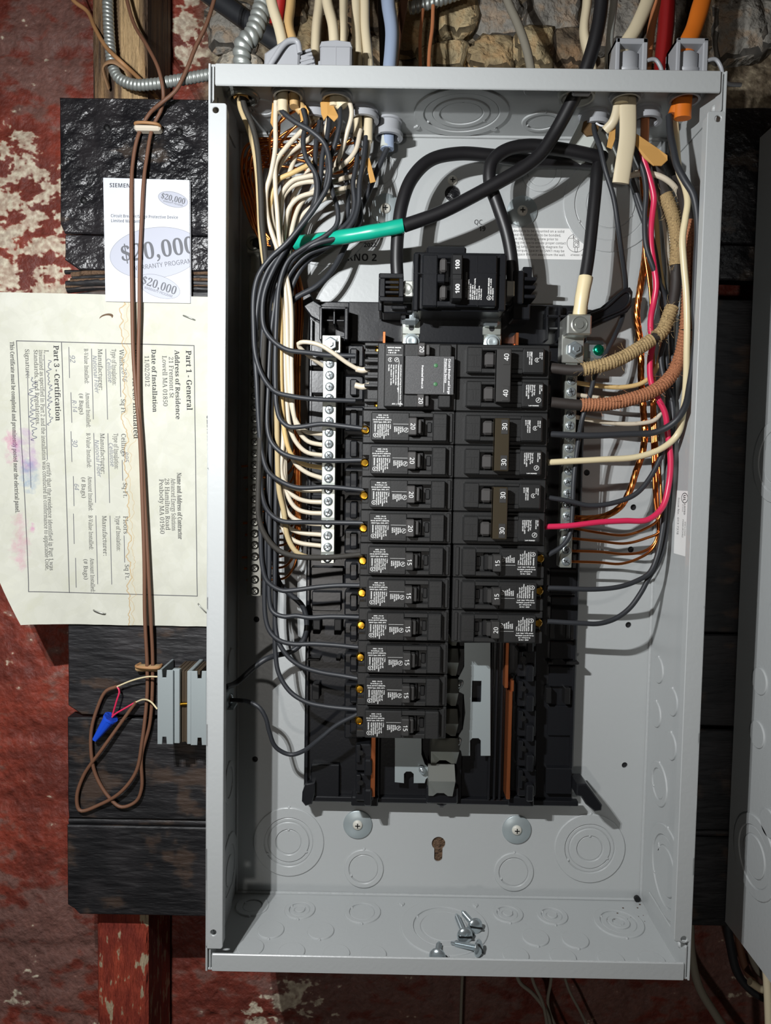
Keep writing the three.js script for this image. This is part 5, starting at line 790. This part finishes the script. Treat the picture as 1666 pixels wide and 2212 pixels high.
single('metal_conduit', 'short ribbed metal conduit crossing above the rubble', 'conduit', tube(px([[885, 18, -46], [930, 6, -46], [1000, -18, -46]]), 5, { step: 0.6, m: 18, rf: spiral(4.2, 0.2) }), M.galv);
// torn sheaths, kraft paper and tape hanging inside
const scrap = (name, label, mat, pts, z, th = 1, cat = 'scrap') => { const c = pts.map(([x, y]) => at(x, y, z)), g = prism(c.map((q) => [q.x, q.y]), z - th, z, Math.min(0.3, th * 0.3)), p = g.attributes.position; for (let i = 0; i < p.count; i++) p.setZ(i, p.getZ(i) + 3 * fbm(p.getX(i) / 9, p.getY(i) / 9, z, 2)); g.computeVertexNormals(); return single(name, label, cat, g, mat); };
const sheathEnd = (label, mat, pts, r, o = flat) => single('sheath_end', label, 'cable sheath', tube(px(pts), r, o), mat, 'cut cable sheaths inside the box');
sheathEnd('cut white sheath beside the straight white wire in the top left collar', M.sheath, [[612, 206, 64], [615, 232, 62], [617, 252, 61]], 4.2);
sheathEnd('aged tan sheath slanting out of the top left collar', M.sheathold, [[626, 204, 60], [640, 222, 59], [654, 240, 58]], 4.2);
sheathEnd('cut white sheath in the block connector collar', M.sheath, [[727, 204, 58], [733, 216, 60], [742, 230, 60]], 5.2);
sheathEnd('flattened white sheath tongue under the white cable, right of the service cables', M.sheath, [[1356, 205, 66], [1357, 250, 66], [1356, 300, 66], [1349, 345, 66], [1341, 396, 64]], 6.4, { wide: 0.32, m: 14 });
sheathEnd('slit cream sheath curling left of the flattened white tongue', M.sheath, [[1336, 206, 64], [1334, 235, 64], [1324, 265, 62], [1308, 282, 58]], 3.6);
sheathEnd('orange sheath end with a slanted cut at the top right collar', M.orange, [[1476, 205, 66], [1470, 228, 66], [1462, 250, 65]], 6.6, { wide: 0.75, m: 14 });
sheathEnd('grey sleeve end with a copper tip below the rearmost snout', M.pvclight, [[837, 286, 25], [834, 302, 25], [832, 318, 26]], 4);
scrap('kraft_paper', 'crumpled brown kraft paper under the block connector collar', M.kraft, [[692, 222], [706, 204], [716, 206], [722, 230], [732, 252], [722, 262], [708, 250], [700, 262], [694, 246]], 62);
scrap('kraft_paper', 'thin brown paper strip beside the straight white wire', M.kraft, [[590, 205], [596, 206], [597, 262], [590, 276], [584, 264]], 58);
scrap('kraft_paper', 'frayed brown paper strip hanging below the twin white cables', M.kraft, [[790, 345], [798, 340], [812, 392], [800, 396]], 42);
scrap('kraft_paper', 'brown paper fold at the end of the tan sheath', M.kraft, [[646, 238], [660, 226], [668, 240], [664, 262], [650, 260]], 61);
scrap('kraft_paper', 'large leaf shaped brown kraft paper beside the red wire', M.kraft, [[1367, 284], [1378, 292], [1420, 318], [1442, 336], [1443, 346], [1430, 358], [1412, 358], [1392, 340], [1374, 312]], 62, 1.4);
scrap('kraft_paper', 'narrow brown paper scrap left of the flattened white tongue', M.kraft, [[1322, 262], [1332, 262], [1330, 300], [1322, 322], [1312, 316]], 60);
scrap('kraft_paper', 'dark torn brown paper in the snout above the service cables', std({ color: 0x5d4526, roughness: 0.9 }), [[1262, 262], [1284, 254], [1296, 270], [1290, 290], [1270, 292], [1258, 280]], 46, 3);
scrap('kraft_paper', 'tan paper around the old wires at the top left fitting', M.kraft, [[504, 206], [512, 196], [532, 196], [538, 214], [530, 208], [514, 204], [506, 214]], 64);
single('bare_tie', 'short white plastic twist beside the torn paper', 'tie', tube(px([[1288, 266, 52], [1300, 272, 54], [1312, 272, 54]]), 0.7), M.label);
{ // clip with screw on the left wall
  const a = onX(486, 1508, -HW + T), t = thing('wire_clip', 'small zinc clip with crosshead screw on the left wall of the box', 'clip', [a.x, a.y, a.z]);
  const z0 = 23, z1 = 49, yt = onX(492, 1486, -HW + T).y, yb = onX(492, 1530, -HW + T).y;
  obj('plate', box(-HW + T, -HW + T + 2.2, yb, yt, z0, z1, 0.4), M.zincdull, t);
  const s = V(-HW + T + 2, (yt + yb) / 2, 37); obj('screw_head', soft(turn(s, [[4.6, 0], [4.6, 1.6], [3, 2.8], [0, 3.2]], 'x', 20), 0.5), M.zinc, t); obj('tongue', box(-HW + T + 2, -HW + T + 7, s.y - 7, s.y - 5, 30, 44, 0.3), M.zincdull, t);
}
// loose cover screws on the bottom wall
function looseScrew(label, head, tip, lean) {
  const t = thing('loose_screw', label, 'screw', [head[0].x, -HH + T, head[0].z], 'loose screws on the bottom wall'), a = head[0], b = tip, q = new THREE.Quaternion().setFromUnitVectors(V(0, 1, 0), a.clone().sub(b).normalize());
  const put = (g) => { g.applyQuaternion(q); g.translate(b.x, b.y, b.z); return g; }, L = a.distanceTo(b);
  obj('shank', put(soft(turn(V(0, 0, 0), [[0.4, 0], [1.4, 0.6], [1.5, 3.6], ...Array.from({ length: Math.floor((L - 5) / 0.8) * 2 }, (_, i) => [i % 2 ? 2.3 : 1.95, 4 + i * 0.4]), [2, L]], 'y', 16), 0.7)), M.zinc, t);
  obj('head', put(soft(turn(V(0, 0, 0), [[0, L - 0.6], [6, L - 0.4], [6.4, L + 0.6], [5.6, L + 1.8], [3.6, L + 3], [0, L + 3.6]], 'y', 26), 0.55)), M.zinc, t);
  obj('slot', put(box(-5.4, 5.4, L + 1.6, L + 3.72, -0.6, 0.6, 0.05)), M.dark, t);
}
{ seed = 77; const out = []; for (let i = 0; i < 22; i++) { const q = onY(rr(1290, 1395), rr(1954, 1996), -HH + T), k = rr(0.25, 0.7); out.push(box(q.x - k, q.x + k * 1.4, q.y, q.y + k * 0.7, q.z - k, q.z + k, 0.1)); } const d = single('debris', 'dark crumbs scattered in the bottom corner beside the right wall', 'debris', out, std({ color: 0x4a3526, roughness: 0.9 })); d.userData.kind = 'stuff'; }
const fl = (x, y, up) => onY(x, y, -HH + T + up);
looseScrew('loose zinc screw resting against its twin, slot facing out', [fl(1004, 2020, 6.2)], fl(986, 1976, 2.4));
looseScrew('loose zinc screw behind its twin near the large knockout', [fl(1026, 2000, 6.4)], fl(999, 1969, 2.4));
looseScrew('loose zinc screw lying on its side with the shank pointing left', [fl(1032, 2048, 6.2)], fl(974, 2036, 2.4));
looseScrew('loose zinc screw half hidden by the bottom lip', [fl(945, 2066, 6.2)], fl(949, 2036, 2.4));
// ---------------------------------------------------------------- print and stickers in the box
{
  const c = at(1187, 526, 0.3), r = rect(1104, 493, 1268, 560, 0.3);
  sheet('instruction_label', V((r[0] + r[1]) / 2, (r[2] + r[3]) / 2, 0.25), r[1] - r[0], r[3] - r[2], std({ roughness: 0.5, map: ctex(1000, 412, (x, w, h) => {
    x.fillStyle = '#e4e4e2'; x.fillRect(0, 0, w, h); x.fillStyle = '#222'; x.font = '44px sans-serif'; x.textBaseline = 'middle';
    ['This device is to be mounted on a solid', 'wall and the neutral is to be bonded,', 'remove the bonding screw prior to', 'mounting the box to ensure proper contact', 'to the lug tang. See wiring diagram for', 'proper torque. Spacer kit SMK1 may be', 'used to space the unit away from the wall.'].forEach((s, i) => x.fillText(s, -66, 40 + i * 52, 790));
    x.strokeStyle = '#333'; x.lineWidth = 5; x.beginPath(); x.arc(862, 190, 122, 0, 7); x.stroke(); x.strokeRect(826, 96, 72, 70); x.strokeRect(826, 178, 72, 70); x.beginPath(); x.arc(862, 131, 24, 0, 7); x.arc(862, 213, 24, 0, 7); x.stroke(); x.strokeRect(846, 248, 32, 60); x.beginPath(); x.moveTo(760, 130); x.lineTo(820, 130); x.lineTo(820, 80); x.lineTo(960, 80); x.stroke(); x.beginPath(); x.moveTo(960, 190); x.lineTo(980, 160); x.lineTo(990, 180); x.fill(); x.font = '34px sans-serif'; x.fillText('4740081 Rev.', 790, 352);
  }) }), encl).userData.label = 'white printed instruction sticker';
  const q = at(1036, 487, 0.3); printed('inspection_stamp', V(q.x, q.y, 0.2), 16, 16, ink(200, 200, (x) => { x.translate(100, 100); x.rotate(0.35); x.textAlign = 'center'; x.font = '66px sans-serif'; x.fillText('QC', -12, -34); x.font = 'bold 66px sans-serif'; x.fillText('19', 30, 34); }), 0x111114, encl, 0.35);
  const u = at(779, 555, 0.3); printed('shift_stamp', V(u.x, u.y, 0.2), 46, 9, ink(700, 140, (x) => { x.font = 'bold 130px sans-serif'; x.fillText('TURNO 2', 10, 74, 680); }), 0x17171a, encl);
  const d = at(778, 529, 0.3); printed('date_stamp', V(d.x, d.y, 0.2), 30, 6, ink(500, 100, (x) => { x.font = 'bold 84px sans-serif'; x.fillText('DEC 07 2022', 6, 52, 488); }), 0x17171a, encl, 0.03);
  const a = onX(1459, 1130, HW - T), b = onX(1489, 1130, HW - T), y1 = onX(1474, 1060, HW - T).y, y0 = onX(1474, 1200, HW - T).y;
  const qn = new THREE.Quaternion().setFromEuler(new THREE.Euler(0, -Math.PI / 2, 0));
  const lab = sheet('listing_label', V(HW - T - 0.25, (y0 + y1) / 2, (a.z + b.z) / 2), Math.abs(b.z - a.z), y1 - y0, std({ roughness: 0.45, map: ctex(360, 1000, (x, w, h) => {
    x.fillStyle = '#e6e6e4'; x.fillRect(0, 0, w, h); x.translate(w, 0); x.rotate(Math.PI / 2); x.fillStyle = '#26262a'; x.strokeStyle = '#26262a'; x.textBaseline = 'middle'; x.lineWidth = 12; x.beginPath(); x.arc(110, 130, 76, 0, 7); x.stroke(); x.font = 'bold 84px sans-serif'; x.textAlign = 'center'; x.fillText('UL', 110, 134); x.textAlign = 'left'; x.font = 'bold 52px sans-serif'; x.fillText('LISTED', 200, 120); x.font = '36px sans-serif'; x.fillText('E19705', 210, 170); x.font = '46px sans-serif'; x.fillText('ENCLOSED', 470, 90); x.fillText('PANELBOARD', 440, 146); x.font = '66px sans-serif'; x.fillText('Issue No.  013 7378', 110, 280, 790);
  }) }), encl, 0, qn); lab.userData.label = 'white printed listing label on the right wall';
}
// ---------------------------------------------------------------- papers on the planks
{
  const X0 = -50, X1 = 488, Y0 = 640, Y1 = 1356, S = 2.5, w = Math.round((X1 - X0) * S), h = Math.round((Y1 - Y0) * S);
  const map = ctex(w, h, (c) => {
    c.fillStyle = '#bdbdb1'; c.fillRect(0, 0, w, h);
    seed = 91; for (let i = 0; i < 900; i++) { const k = rnd(); c.fillStyle = k < 0.5 ? 'rgba(176,174,158,0.10)' : 'rgba(202,202,196,0.12)'; c.beginPath(); c.ellipse(rnd() * w, rnd() * h, 10 + rnd() * 90, 6 + rnd() * 50, rnd() * 3, 0, 7); c.fill(); }
    c.setTransform(S, 0, 0.021 * S, S, (-X0 - 0.021 * 748) * S, -Y0 * S);   // photograph units, leaning like the sheet
    const T_ = (s, x, y, size, bold, max) => { c.save(); c.translate(x, y); c.rotate(Math.PI / 2); c.font = (bold ? 'bold ' : '') + size + 'px serif'; c.textBaseline = 'middle'; c.fillStyle = '#222224'; max ? c.fillText(s, 0, 0, max) : c.fillText(s, 0, 0); c.restore(); };
    const rule = (x, y0, y1) => { c.fillStyle = '#55555a'; c.fillRect(x - 0.7, y0, 1.4, y1 - y0); };
    const hand = (s, x, y, size, len) => { c.save(); c.translate(x, y); c.rotate(Math.PI / 2 - 0.05); c.transform(1, 0, -0.25, 1, 0, 0); c.font = size + 'px sans-serif'; c.fillStyle = 'rgba(70,74,92,0.8)'; c.textBaseline = 'middle'; c.fillText(s, 0, 0, len); c.restore(); };
    const scrawl = (x, y, n, step, amp) => { c.strokeStyle = 'rgba(60,62,84,0.85)'; c.lineWidth = 1.3; c.beginPath(); c.moveTo(x, y); for (let i = 1; i <= n; i++) { const a = amp * (rnd() < 0.35 ? 1.1 : 0.35), b = amp * (rnd() < 0.3 ? 0.9 : 0.3); c.bezierCurveTo(x + a, y + (i - 1 + rnd() * 0.5) * step, x - b, y + (i - 0.9 + rnd() * 0.7) * step, x + (rnd() - 0.5) * amp * 0.3, y + i * step); } c.stroke(); };
    c.strokeStyle = '#4a4a4e'; c.lineWidth = 1.6; c.beginPath(); c.moveTo(41, 746); c.lineTo(415, 750); c.lineTo(412, 1282); c.lineTo(52, 1278); c.closePath(); c.stroke(); c.beginPath(); c.moveTo(136, 748); c.lineTo(138, 1280); c.stroke();
    T_('CERTIFICATE OF INSULATION', 446, 893, 22, true, 255); T_('Part 1 - General', 403, 760, 16, true); T_('Address of Residence', 379, 760, 13.5, true); T_('21 Fremont St', 366, 774, 13); T_('Lowell MA 01850', 352, 772, 13); T_('Date of Installation', 330, 759, 13.5, true); T_('11/02/2012', 315, 772, 13);
    T_('Name and Address of Contractor', 378, 1018, 13, true, 142); T_('Advanced Energy Solutions', 365, 1030, 13, false, 112); T_('28 Hamilton Road', 352, 1030, 13); T_('Peabody MA 01960', 340, 1032, 13); T_('Part 2 - Areas Insulated', 289, 759, 16, true);
    const cols = [[760, 'Walls', '2816', 'Cellulose', 'National Fiber', '92', 'R-14'], [937, 'Ceilings', '895', 'Cellulose', 'National Fiber', '30', '64'], [1112, 'Floors', '', '', '', '', '']];
    for (const [y, a, area, ins, man, v1, v2] of cols) {
      T_(a, 262, y, 13); rule(258, y + (a.length * 7), y + 100); T_('Sq Ft.', 263, y + 104, 12.5); T_('Type of Insulation:', 246, y, 12.5, false, 76); rule(229, y, y + 148); T_('Manufacturer:', 217, y, 12.5); rule(199, y, y + 148); T_('R-Value Installed:', 187, y, 12, false, 74); T_('Amount Installed:', 188, y + 92, 12, false, 74); T_('(# Bags)', 174, y + 94, 12); rule(151, y - 3, y + 62); rule(153, y + 92, y + 156);
      hand(area, 266, y + 38, 14); hand(ins, 235, y + 20, 12.5, 66); hand(man, 205, y + 14, 12.5, 88); hand(v1, 158, y + 14, 15); hand(v2, 159, y + 108, 13);
    }
    T_('Part 3 - Certification', 124, 754, 15.5, true); T_('I,', 104, 764, 12.5); rule(99, 774, 995); T_(', certify that the residence identified in Part 1 was', 101, 996, 12, false, 236); T_('insulated as specified in Part 2 and the installation was conducted in conformance to applicable Code,', 92, 764, 12, false, 468); T_('Standards, and Regulations.', 81, 764, 12); T_('Signature:', 63, 763, 12.5); rule(62, 808, 1055); T_('This Certificate must be completed and prominently posted near the electrical panel.', 31, 748, 12, true, 362);
    seed = 5; scrawl(107, 786, 16, 8.5, 15); scrawl(70, 822, 14, 9.5, 22);
    c.strokeStyle = 'rgba(170,132,80,0.6)'; for (const off of [0, 3]) { c.lineWidth = 2 - off * 0.4; c.beginPath(); for (let y = 645; y < 1352; y += 3) { const x = 266 + off * 3 + 16 * fbm(y / 26, off * 0.1, 3) * 1.6 + 12 * fbm(y / 90, 1, 8); y > 645 ? c.lineTo(x, y) : c.moveTo(x, y); } c.stroke(); }
    c.fillStyle = 'rgba(190,160,110,0.12)'; c.fillRect(268, 645, 34, 705);
    const blot = (x, y, rx, ry, col, n) => { for (let i = 0; i < n; i++) { c.fillStyle = col; const a = rnd() * 6.3, d = Math.sqrt(rnd()); c.beginPath(); c.ellipse(x + Math.cos(a) * d * rx, y + Math.sin(a) * d * ry, 2 + rnd() * rx * 0.3, 2 + rnd() * ry * 0.25, rnd() * 3, 0, 7); c.fill(); } };
    blot(52, 980, 24, 52, 'rgba(120,70,150,0.05)', 90); blot(60, 1030, 18, 38, 'rgba(60,110,160,0.06)', 70); blot(24, 970, 14, 40, 'rgba(190,90,140,0.06)', 60); blot(36, 1170, 16, 60, 'rgba(200,80,120,0.05)', 70); blot(62, 1140, 4, 10, 'rgba(190,90,150,0.12)', 12);
    c.fillStyle = '#5b4632'; c.beginPath(); c.ellipse(232, 694, 7, 15, 1.3, 0, 7); c.fill(); c.fillStyle = '#bdbdb1'; c.beginPath(); c.ellipse(230, 698, 7, 14, 1.3, 0, 7); c.fill();
    c.setTransform(1, 0, 0, 1, 0, 0);
  });
  // the sheet itself: 216 x 286 mm, uv across the sheet
  const nu = 26, nv = 40, pos = [], uv = [], idx = [], c0 = at((X0 + X1) / 2, (Y0 + Y1) / 2, 2), SW = 217, SH = 288;
  for (let j = 0; j <= nv; j++) for (let i = 0; i <= nu; i++) {
    const v = 0.012 + 0.976 * (j / nv), ul = v < 0.66 ? 0 : Math.pow((v - 0.66) / 0.34, 1.25) * 0.2, u = ul + (1 - ul) * (i / nu);
    const curl = Math.max(0, 1 - (u - ul) / 0.17) * sm(0.5, 1, v), vv = v + (j === nv ? 0.004 * fbm(u * 9, 1, 1) : 0) - (j === 0 ? 0.005 * (1 - u) : 0);
    pos.push(c0.x + (u - 0.5) * SW, c0.y + (0.5 - vv) * SH, 1.8 + 1.1 * fbm(u * 4.4, v * 5.8, 3, 2) + 7 * curl * curl); uv.push(u, 1 - vv);
  }
  for (let j = 0; j < nv; j++) for (let i = 0; i < nu; i++) { const a = j * (nu + 1) + i, b = a + nu + 1; idx.push(a, b, a + 1, b, b + 1, a + 1); }
  const g = new THREE.BufferGeometry(); g.setAttribute('position', new THREE.Float32BufferAttribute(pos, 3)); g.setAttribute('uv', new THREE.Float32BufferAttribute(uv, 2)); g.setIndex(idx); g.computeVertexNormals();
  single('insulation_certificate', 'water stained white certificate sheet turned sideways and stapled to the planks', 'paper', g, std({ map, roughness: 0.8, transmission: 0 }));
  for (const [x, y, a, lab] of [[408, 686, -0.35, 'bent wire staple near the right top corner of the certificate'], [214, 1322, -0.3, 'bent wire staple at the bottom edge of the certificate'], [437, 1314, -0.8, 'bent wire staple where the certificate meets the panel box']]) {
    const c = at(x, y, 3.4), d = V(Math.cos(a), Math.sin(a), 0).multiplyScalar(5); single('staple', lab, 'staple', tube([c.clone().sub(d).add(V(0, 0, -3.4)), c.clone().sub(d), c.clone().add(d), c.clone().add(d).add(V(0, 0, -3.4))], 0.55, { n: 16, m: 6 }), M.steel, 'staples in the certificate');
  }
}
{ // warranty booklet
  const map = ctex(940, 1340, (c, w, h) => {
    c.fillStyle = '#c8ccd4'; c.fillRect(0, 0, w, h); c.fillStyle = '#3d3f45'; c.textBaseline = 'middle'; c.font = 'bold 62px sans-serif'; c.fillText('SIEMENS', 66, 78, 290);
    c.font = 'bold 46px sans-serif'; c.fillStyle = '#5b5d63'; c.fillText('Circuit Breaker/Surge Protective Device', 74, 408, 740); c.fillText('Limited Warranty', 74, 462, 340);
    const badge = (x, y, rx, ry, a, size, sub, dx = 0) => { c.save(); c.translate(x, y); c.rotate(a); c.fillStyle = '#a9acb8'; c.strokeStyle = '#77797f'; c.lineWidth = 4; c.beginPath(); c.ellipse(0, 0, rx, ry, 0, 0, 7); c.fill(); c.stroke(); c.textAlign = 'center'; c.fillStyle = '#55575d'; c.font = 'bold ' + size + 'px serif'; c.fillText('$20,000', dx, -ry * 0.12, rx * 1.66); c.font = sub + 'px sans-serif'; c.fillText('WARRANTY PROGRAM', dx + rx * 0.05, ry * 0.5, rx * 1.34); c.restore(); };
    badge(760, 214, 164, 80, 0.22, 88, 26); badge(560, 800, 506, 276, -0.15, 260, 70, 30); badge(594, 1168, 242, 118, 0.3, 128, 40);
  });
  const t = thing('warranty_booklet', 'white printed warranty booklet standing on the planks behind the brown wires', 'booklet', at(318, 655, 1).toArray());
  const page = (name, x0, y0, x1, y1, x2, y2, x3, y3, z, mat, th) => { const A = [[x0, y0], [x1, y1], [x2, y2], [x3, y3]].map(([x, y]) => at(x, y, z)), g = new THREE.BufferGeometry(); const P = [A[0], A[3], A[1], A[1], A[3], A[2]], U = [[0, 1], [0, 0], [1, 1], [1, 1], [0, 0], [1, 0]]; g.setAttribute('position', new THREE.Float32BufferAttribute(P.flatMap((q) => q.toArray()), 3)); g.setAttribute('uv', new THREE.Float32BufferAttribute(U.flat(), 2)); g.computeVertexNormals(); return obj(name, g, mat, t); };
  obj('pages', [pprism([[226, 387], [411, 391], [413, 655], [231, 651]], 0.2, 2.2, 0.2), pprism([[223, 384], [409, 389], [411, 655], [228, 651]], 2.3, 3.3, 0.1)], M.label, t);
  page('cover', 223, 384, 409, 389, 411, 654, 228, 650, 3.5, std({ map, roughness: 0.55 }));
}
// ---------------------------------------------------------------- bell wire, staples, transformer
const BWR = 'brown twin bell wires';
const bellA = [[264, -40, -6], [289, 50, -2], [319, 101, 8], [343, 151, 14], [353, 202, 12], [349, 235, 5], [336, 262, 2.6], [326, 289, 3.5], [318, 336, 4], [311, 386, 6], [306, 470, 7], [302, 571, 7], [301, 672, 8], [299, 760, 8], [300, 870, 8], [306, 960, 8], [313, 1090, 8], [320, 1220, 8], [326, 1340, 7], [330, 1437, 4], [324, 1562, 4], [306, 1634, 4], [306, 1703, 3.4], [294, 1731, 3], [261, 1743, 3], [233, 1719, 3], [209, 1679, 3], [199, 1643, 4], [197, 1582, 4], [209, 1534, 4], [229, 1493, 5], [253, 1483, 6]];
const bellB = [[474, -40, 14], [447, 50, 14], [423, 101, 14], [403, 151, 14], [380, 195, 13], [349, 222, 11], [326, 242, 6], [309, 269, 2.6], [296, 302, 3.5], [287, 353, 4], [284, 403, 6], [284, 504, 7], [286, 672, 8], [288, 760, 8], [294, 850, 8], [302, 940, 10], [308, 1090, 10], [312, 1220, 10], [313, 1330, 8], [318, 1437, 5], [318, 1501, 4], [307, 1602, 6], [294, 1667, 6], [261, 1711, 6], [216, 1738, 3], [173, 1751, 3], [166, 1723, 3], [181, 1675, 3], [221, 1618, 6], [261, 1562, 5], [294, 1516, 5]];
wire('bell_wire', 'brown bell wire rising to the timber, its long loop ending at the white conductor', M.brownwire, 1.55, bellA, BWR);
wire('bell_wire', 'brown bell wire rising past the box corner, its loop ending beside the wire nut', M.brownwire, 1.6, bellB, BWR);
wire('bell_wire', 'light brown bell wire slanting across the armoured cable behind the planks', M.tanwire, 1.8, [[140, -40, -30], [158, 0, -28], [188, 24, -26], [205, 60, -16], [229, 101, -4], [262, 134, 8], [299, 168, -6], [336, 208, -24], [356, 240, -40]], BWR);
wire('thin_wire', 'thin cream conductor from the bell wire to the transformer, upper one', M.wcream, 0.75, [[253, 1483, 6], [285, 1470, 8], [318, 1462, 12], [342, 1462, 18]]);
wire('thin_wire', 'thin cream conductor from the bell wire to the transformer, lower one', M.wcream, 0.75, [[293, 1517, 5], [310, 1511, 8], [326, 1516, 14], [340, 1532, 18]]);
wire('thin_wire', 'thin red conductor from the upper bell wire into the blue wire nut', M.wred, 0.8, [[253, 1484, 6], [258, 1492, 7], [252, 1514, 8], [243, 1545, 8]]);
wire('thin_wire', 'thin red conductor from the lower bell wire into the blue wire nut', M.wred, 0.8, [[294, 1516, 5], [270, 1530, 7], [248, 1543, 8], [242, 1549, 8]]);
{ const a = at(240, 1549, 8), b = at(205, 1598, 6), t = thing('wire_nut', 'blue plastic wire nut joining the thin red wires', 'wire nut', b.toArray()), L = a.distanceTo(b); obj('shell', tube([a, a.clone().lerp(b, 0.5), b], 6, { n: 18, m: 20, taper: (u) => 1 - 0.62 * u, rf: (s, g) => 1 + 0.06 * Math.sign(Math.sin(g * 8)) }), M.bluenut, t); obj('rim', tube([a, a.clone().lerp(b, 0.08)], 6.3, { n: 3, m: 20 }), M.bluenut, t); }
for (const [x, y, w, lab] of [[318, 272, 27, 'white insulated cable staple over the bell wires above the booklet'], [319, 1442, 27, 'tan insulated cable staple over the bell wires beside the transformer']]) {
  const c = at(x, y, 6), t = thing('cable_staple', lab, 'staple', [c.x, c.y, 0], 'insulated cable staples'), k = w / 2 / 2.5;
  obj('saddle', box(c.x - 11, c.x + 11, c.y - 3.6, c.y + 1.4, -1.4, 7, 1.4), y < 500 ? std({ color: 0xc9bfae, roughness: 0.8 }) : std({ color: 0xa78a63, roughness: 0.8 }), t);
  obj('wire_bow', tube([V(c.x - 9, c.y + 1.2, -1.6), V(c.x - 9, c.y + 1.2, 8), V(c.x + 9.6, c.y + 0.4, 8), V(c.x + 9.6, c.y + 0.4, -1.6)], 1.3, { n: 24, m: 8 }), M.tanwire, t);
}
{ // old laminated transformer beside the box
  const t = thing('bell_transformer', 'small laminated transformer with bright notched steel brackets beside the box', 'transformer', at(390, 1610, 0).toArray()), zf = 40;
  const bracket = (x0, x1, y0, y1, s) => { const n = s < 0 ? [x0 + 10, x0 + 20] : [x1 - 20, x1 - 10]; return pprism([[x0, y0], [n[0], y0], [n[0] + 1, y0 + 16], [n[1] - 1, y0 + 16], [n[1], y0], [x1, y0], [x1, y1], [n[1], y1], [n[1] - 1, y1 - 16], [n[0] + 1, y1 - 16], [n[0], y1], [x0, y1]], zf - 1.6, zf, 0.3); };
  obj('bracket', bracket(340, 374, 1448, 1608, -1), M.zincdull, t); obj('bracket', bracket(412, 446, 1450, 1610, 1), M.zincdull, t);
  obj('bracket_side', [pbox(372, 1446, 388, 1606, zf - 8, zf - 3, 0.4), pbox(404, 1450, 413, 1608, 0, zf - 2, 0.4), pbox(340, 1450, 345, 1606, 0, zf - 1.5, 0.4)], M.zincdull, t);
  const r = rect(376, 1450, 432, 1604, 32), lam = std({ color: 0x4d4031, roughness: 0.6, metalness: 0.3 });
  for (let i = 0; i < 13; i++) { const x = r[0] + (r[1] - r[0]) * (i / 13), wv = (r[1] - r[0]) / 13; obj('lamination', box(x + 0.12, x + wv - 0.12, r[2] + (i % 3) * 0.25, r[3] - (i % 2) * 0.3, 0, 32 - (i % 2) * 0.35, 0.12), lam, t); }
  const rp = at(390, 1521, 34), rq = at(413, 1520, 34); obj('tie_rod', tube([rp, rq], 1.5, { n: 4 }), M.brass, t);
}
// ---------------------------------------------------------------- neighbouring box, loose cables below
{
  const xn = at(1588, 1500, 0).x, t = thing('neighbour_enclosure', 'second light grey steel box beside the open panel with knockouts in its side', 'panel box', [xn + 150, -352, 0]);
  obj('side_wall', box(xn, xn + 1.6, -346, 330, 0, 98, 0.4), M.paint, t); obj('shell', [box(xn + 1.5, xn + 300, -346, -344, 0, 98, 0.3), box(xn + 1.5, xn + 300, 328, 330, 0, 98, 0.3), box(xn + 298, xn + 300, -346, 330, 0, 98, 0.3), box(xn + 1.5, xn + 300, -346, 330, 0, 1.6, 0.3), box(xn, xn + 300, -346, 330, 96.6, 98, 0.4)], M.paint, t);
  for (const [y, z, r] of [[-118, 40, [11]], [-162, 40, [11]], [-225, 62, [11]], [-262, 44, [33, 24, 17]], [-60, 60, [11]], [60, 48, [33, 24, 17]]]) obj('knockout', ringStack(V(xn, y, z), r, 'x', -1), M.paint, t);
}
const LO = 'loose cables below the boxes';
const lowc = (label, mat, r, pts) => single('hanging_cable', label, 'cable', tube(px(pts), r), mat, LO);
lowc('thick grey cable curving out from under the right bottom corner of the box', M.greycable, 4, [[1490, 1980, -40], [1494, 2060, -40], [1510, 2130, -38], [1545, 2190, -36], [1600, 2270, -34]]);
lowc('thin pale wire hanging straight under the bottom lip', M.greycable, 1.5, [[1002, 2060, -50], [998, 2130, -50], [994, 2250, -50]]);
lowc('thin pale wire bending under the bottom lip to meet the others', M.greycable, 1.9, [[1112, 2060, -50], [1122, 2120, -50], [1150, 2145, -48], [1180, 2185, -46], [1196, 2250, -46]]);
lowc('thin pale wire slanting under the bottom lip between two others', M.greycable, 1.6, [[1140, 2060, -44], [1152, 2120, -44], [1172, 2165, -44], [1188, 2250, -44]]);
lowc('thin pale wire hanging beside the slanting ones', M.greycable, 1.5, [[1196, 2060, -54], [1190, 2120, -54], [1184, 2170, -54], [1220, 2260, -54]]);
lowc('thin pale wire slanting right under the bottom lip', M.greycable, 1.4, [[1210, 2060, -58], [1226, 2130, -58], [1256, 2190, -58], [1290, 2260, -58]]);
lowc('dark cable bowing below the second box, nearest the wall', M.wblack, 4, [[1570, 1960, -40], [1578, 2040, -40], [1598, 2110, -38], [1640, 2150, -34], [1700, 2166, -30]]);
lowc('dull brown cable bowing below the second box', M.brownwire, 3.4, [[1592, 1960, -32], [1598, 2040, -32], [1618, 2105, -30], [1660, 2150, -28], [1710, 2160, -24]]);
lowc('greyish cable bowing below the second box, beside the brown one', M.greycable, 3, [[1612, 1960, -26], [1616, 2030, -26], [1634, 2090, -24], [1670, 2130, -22], [1710, 2150, -20]]);
lowc('cream cable crossing at the right bottom edge', M.sheath, 3.4, [[1620, 2120, -8], [1650, 2138, -8], [1710, 2140, -8]]);
lowc('cream cable hanging down at the right bottom edge', M.sheath, 3.6, [[1652, 2010, 4], [1652, 2060, 4], [1658, 2120, 2], [1664, 2260, 0]]);
scene.traverse((o) => { delete o.userData.origin; });
renderer.render(scene, camera);
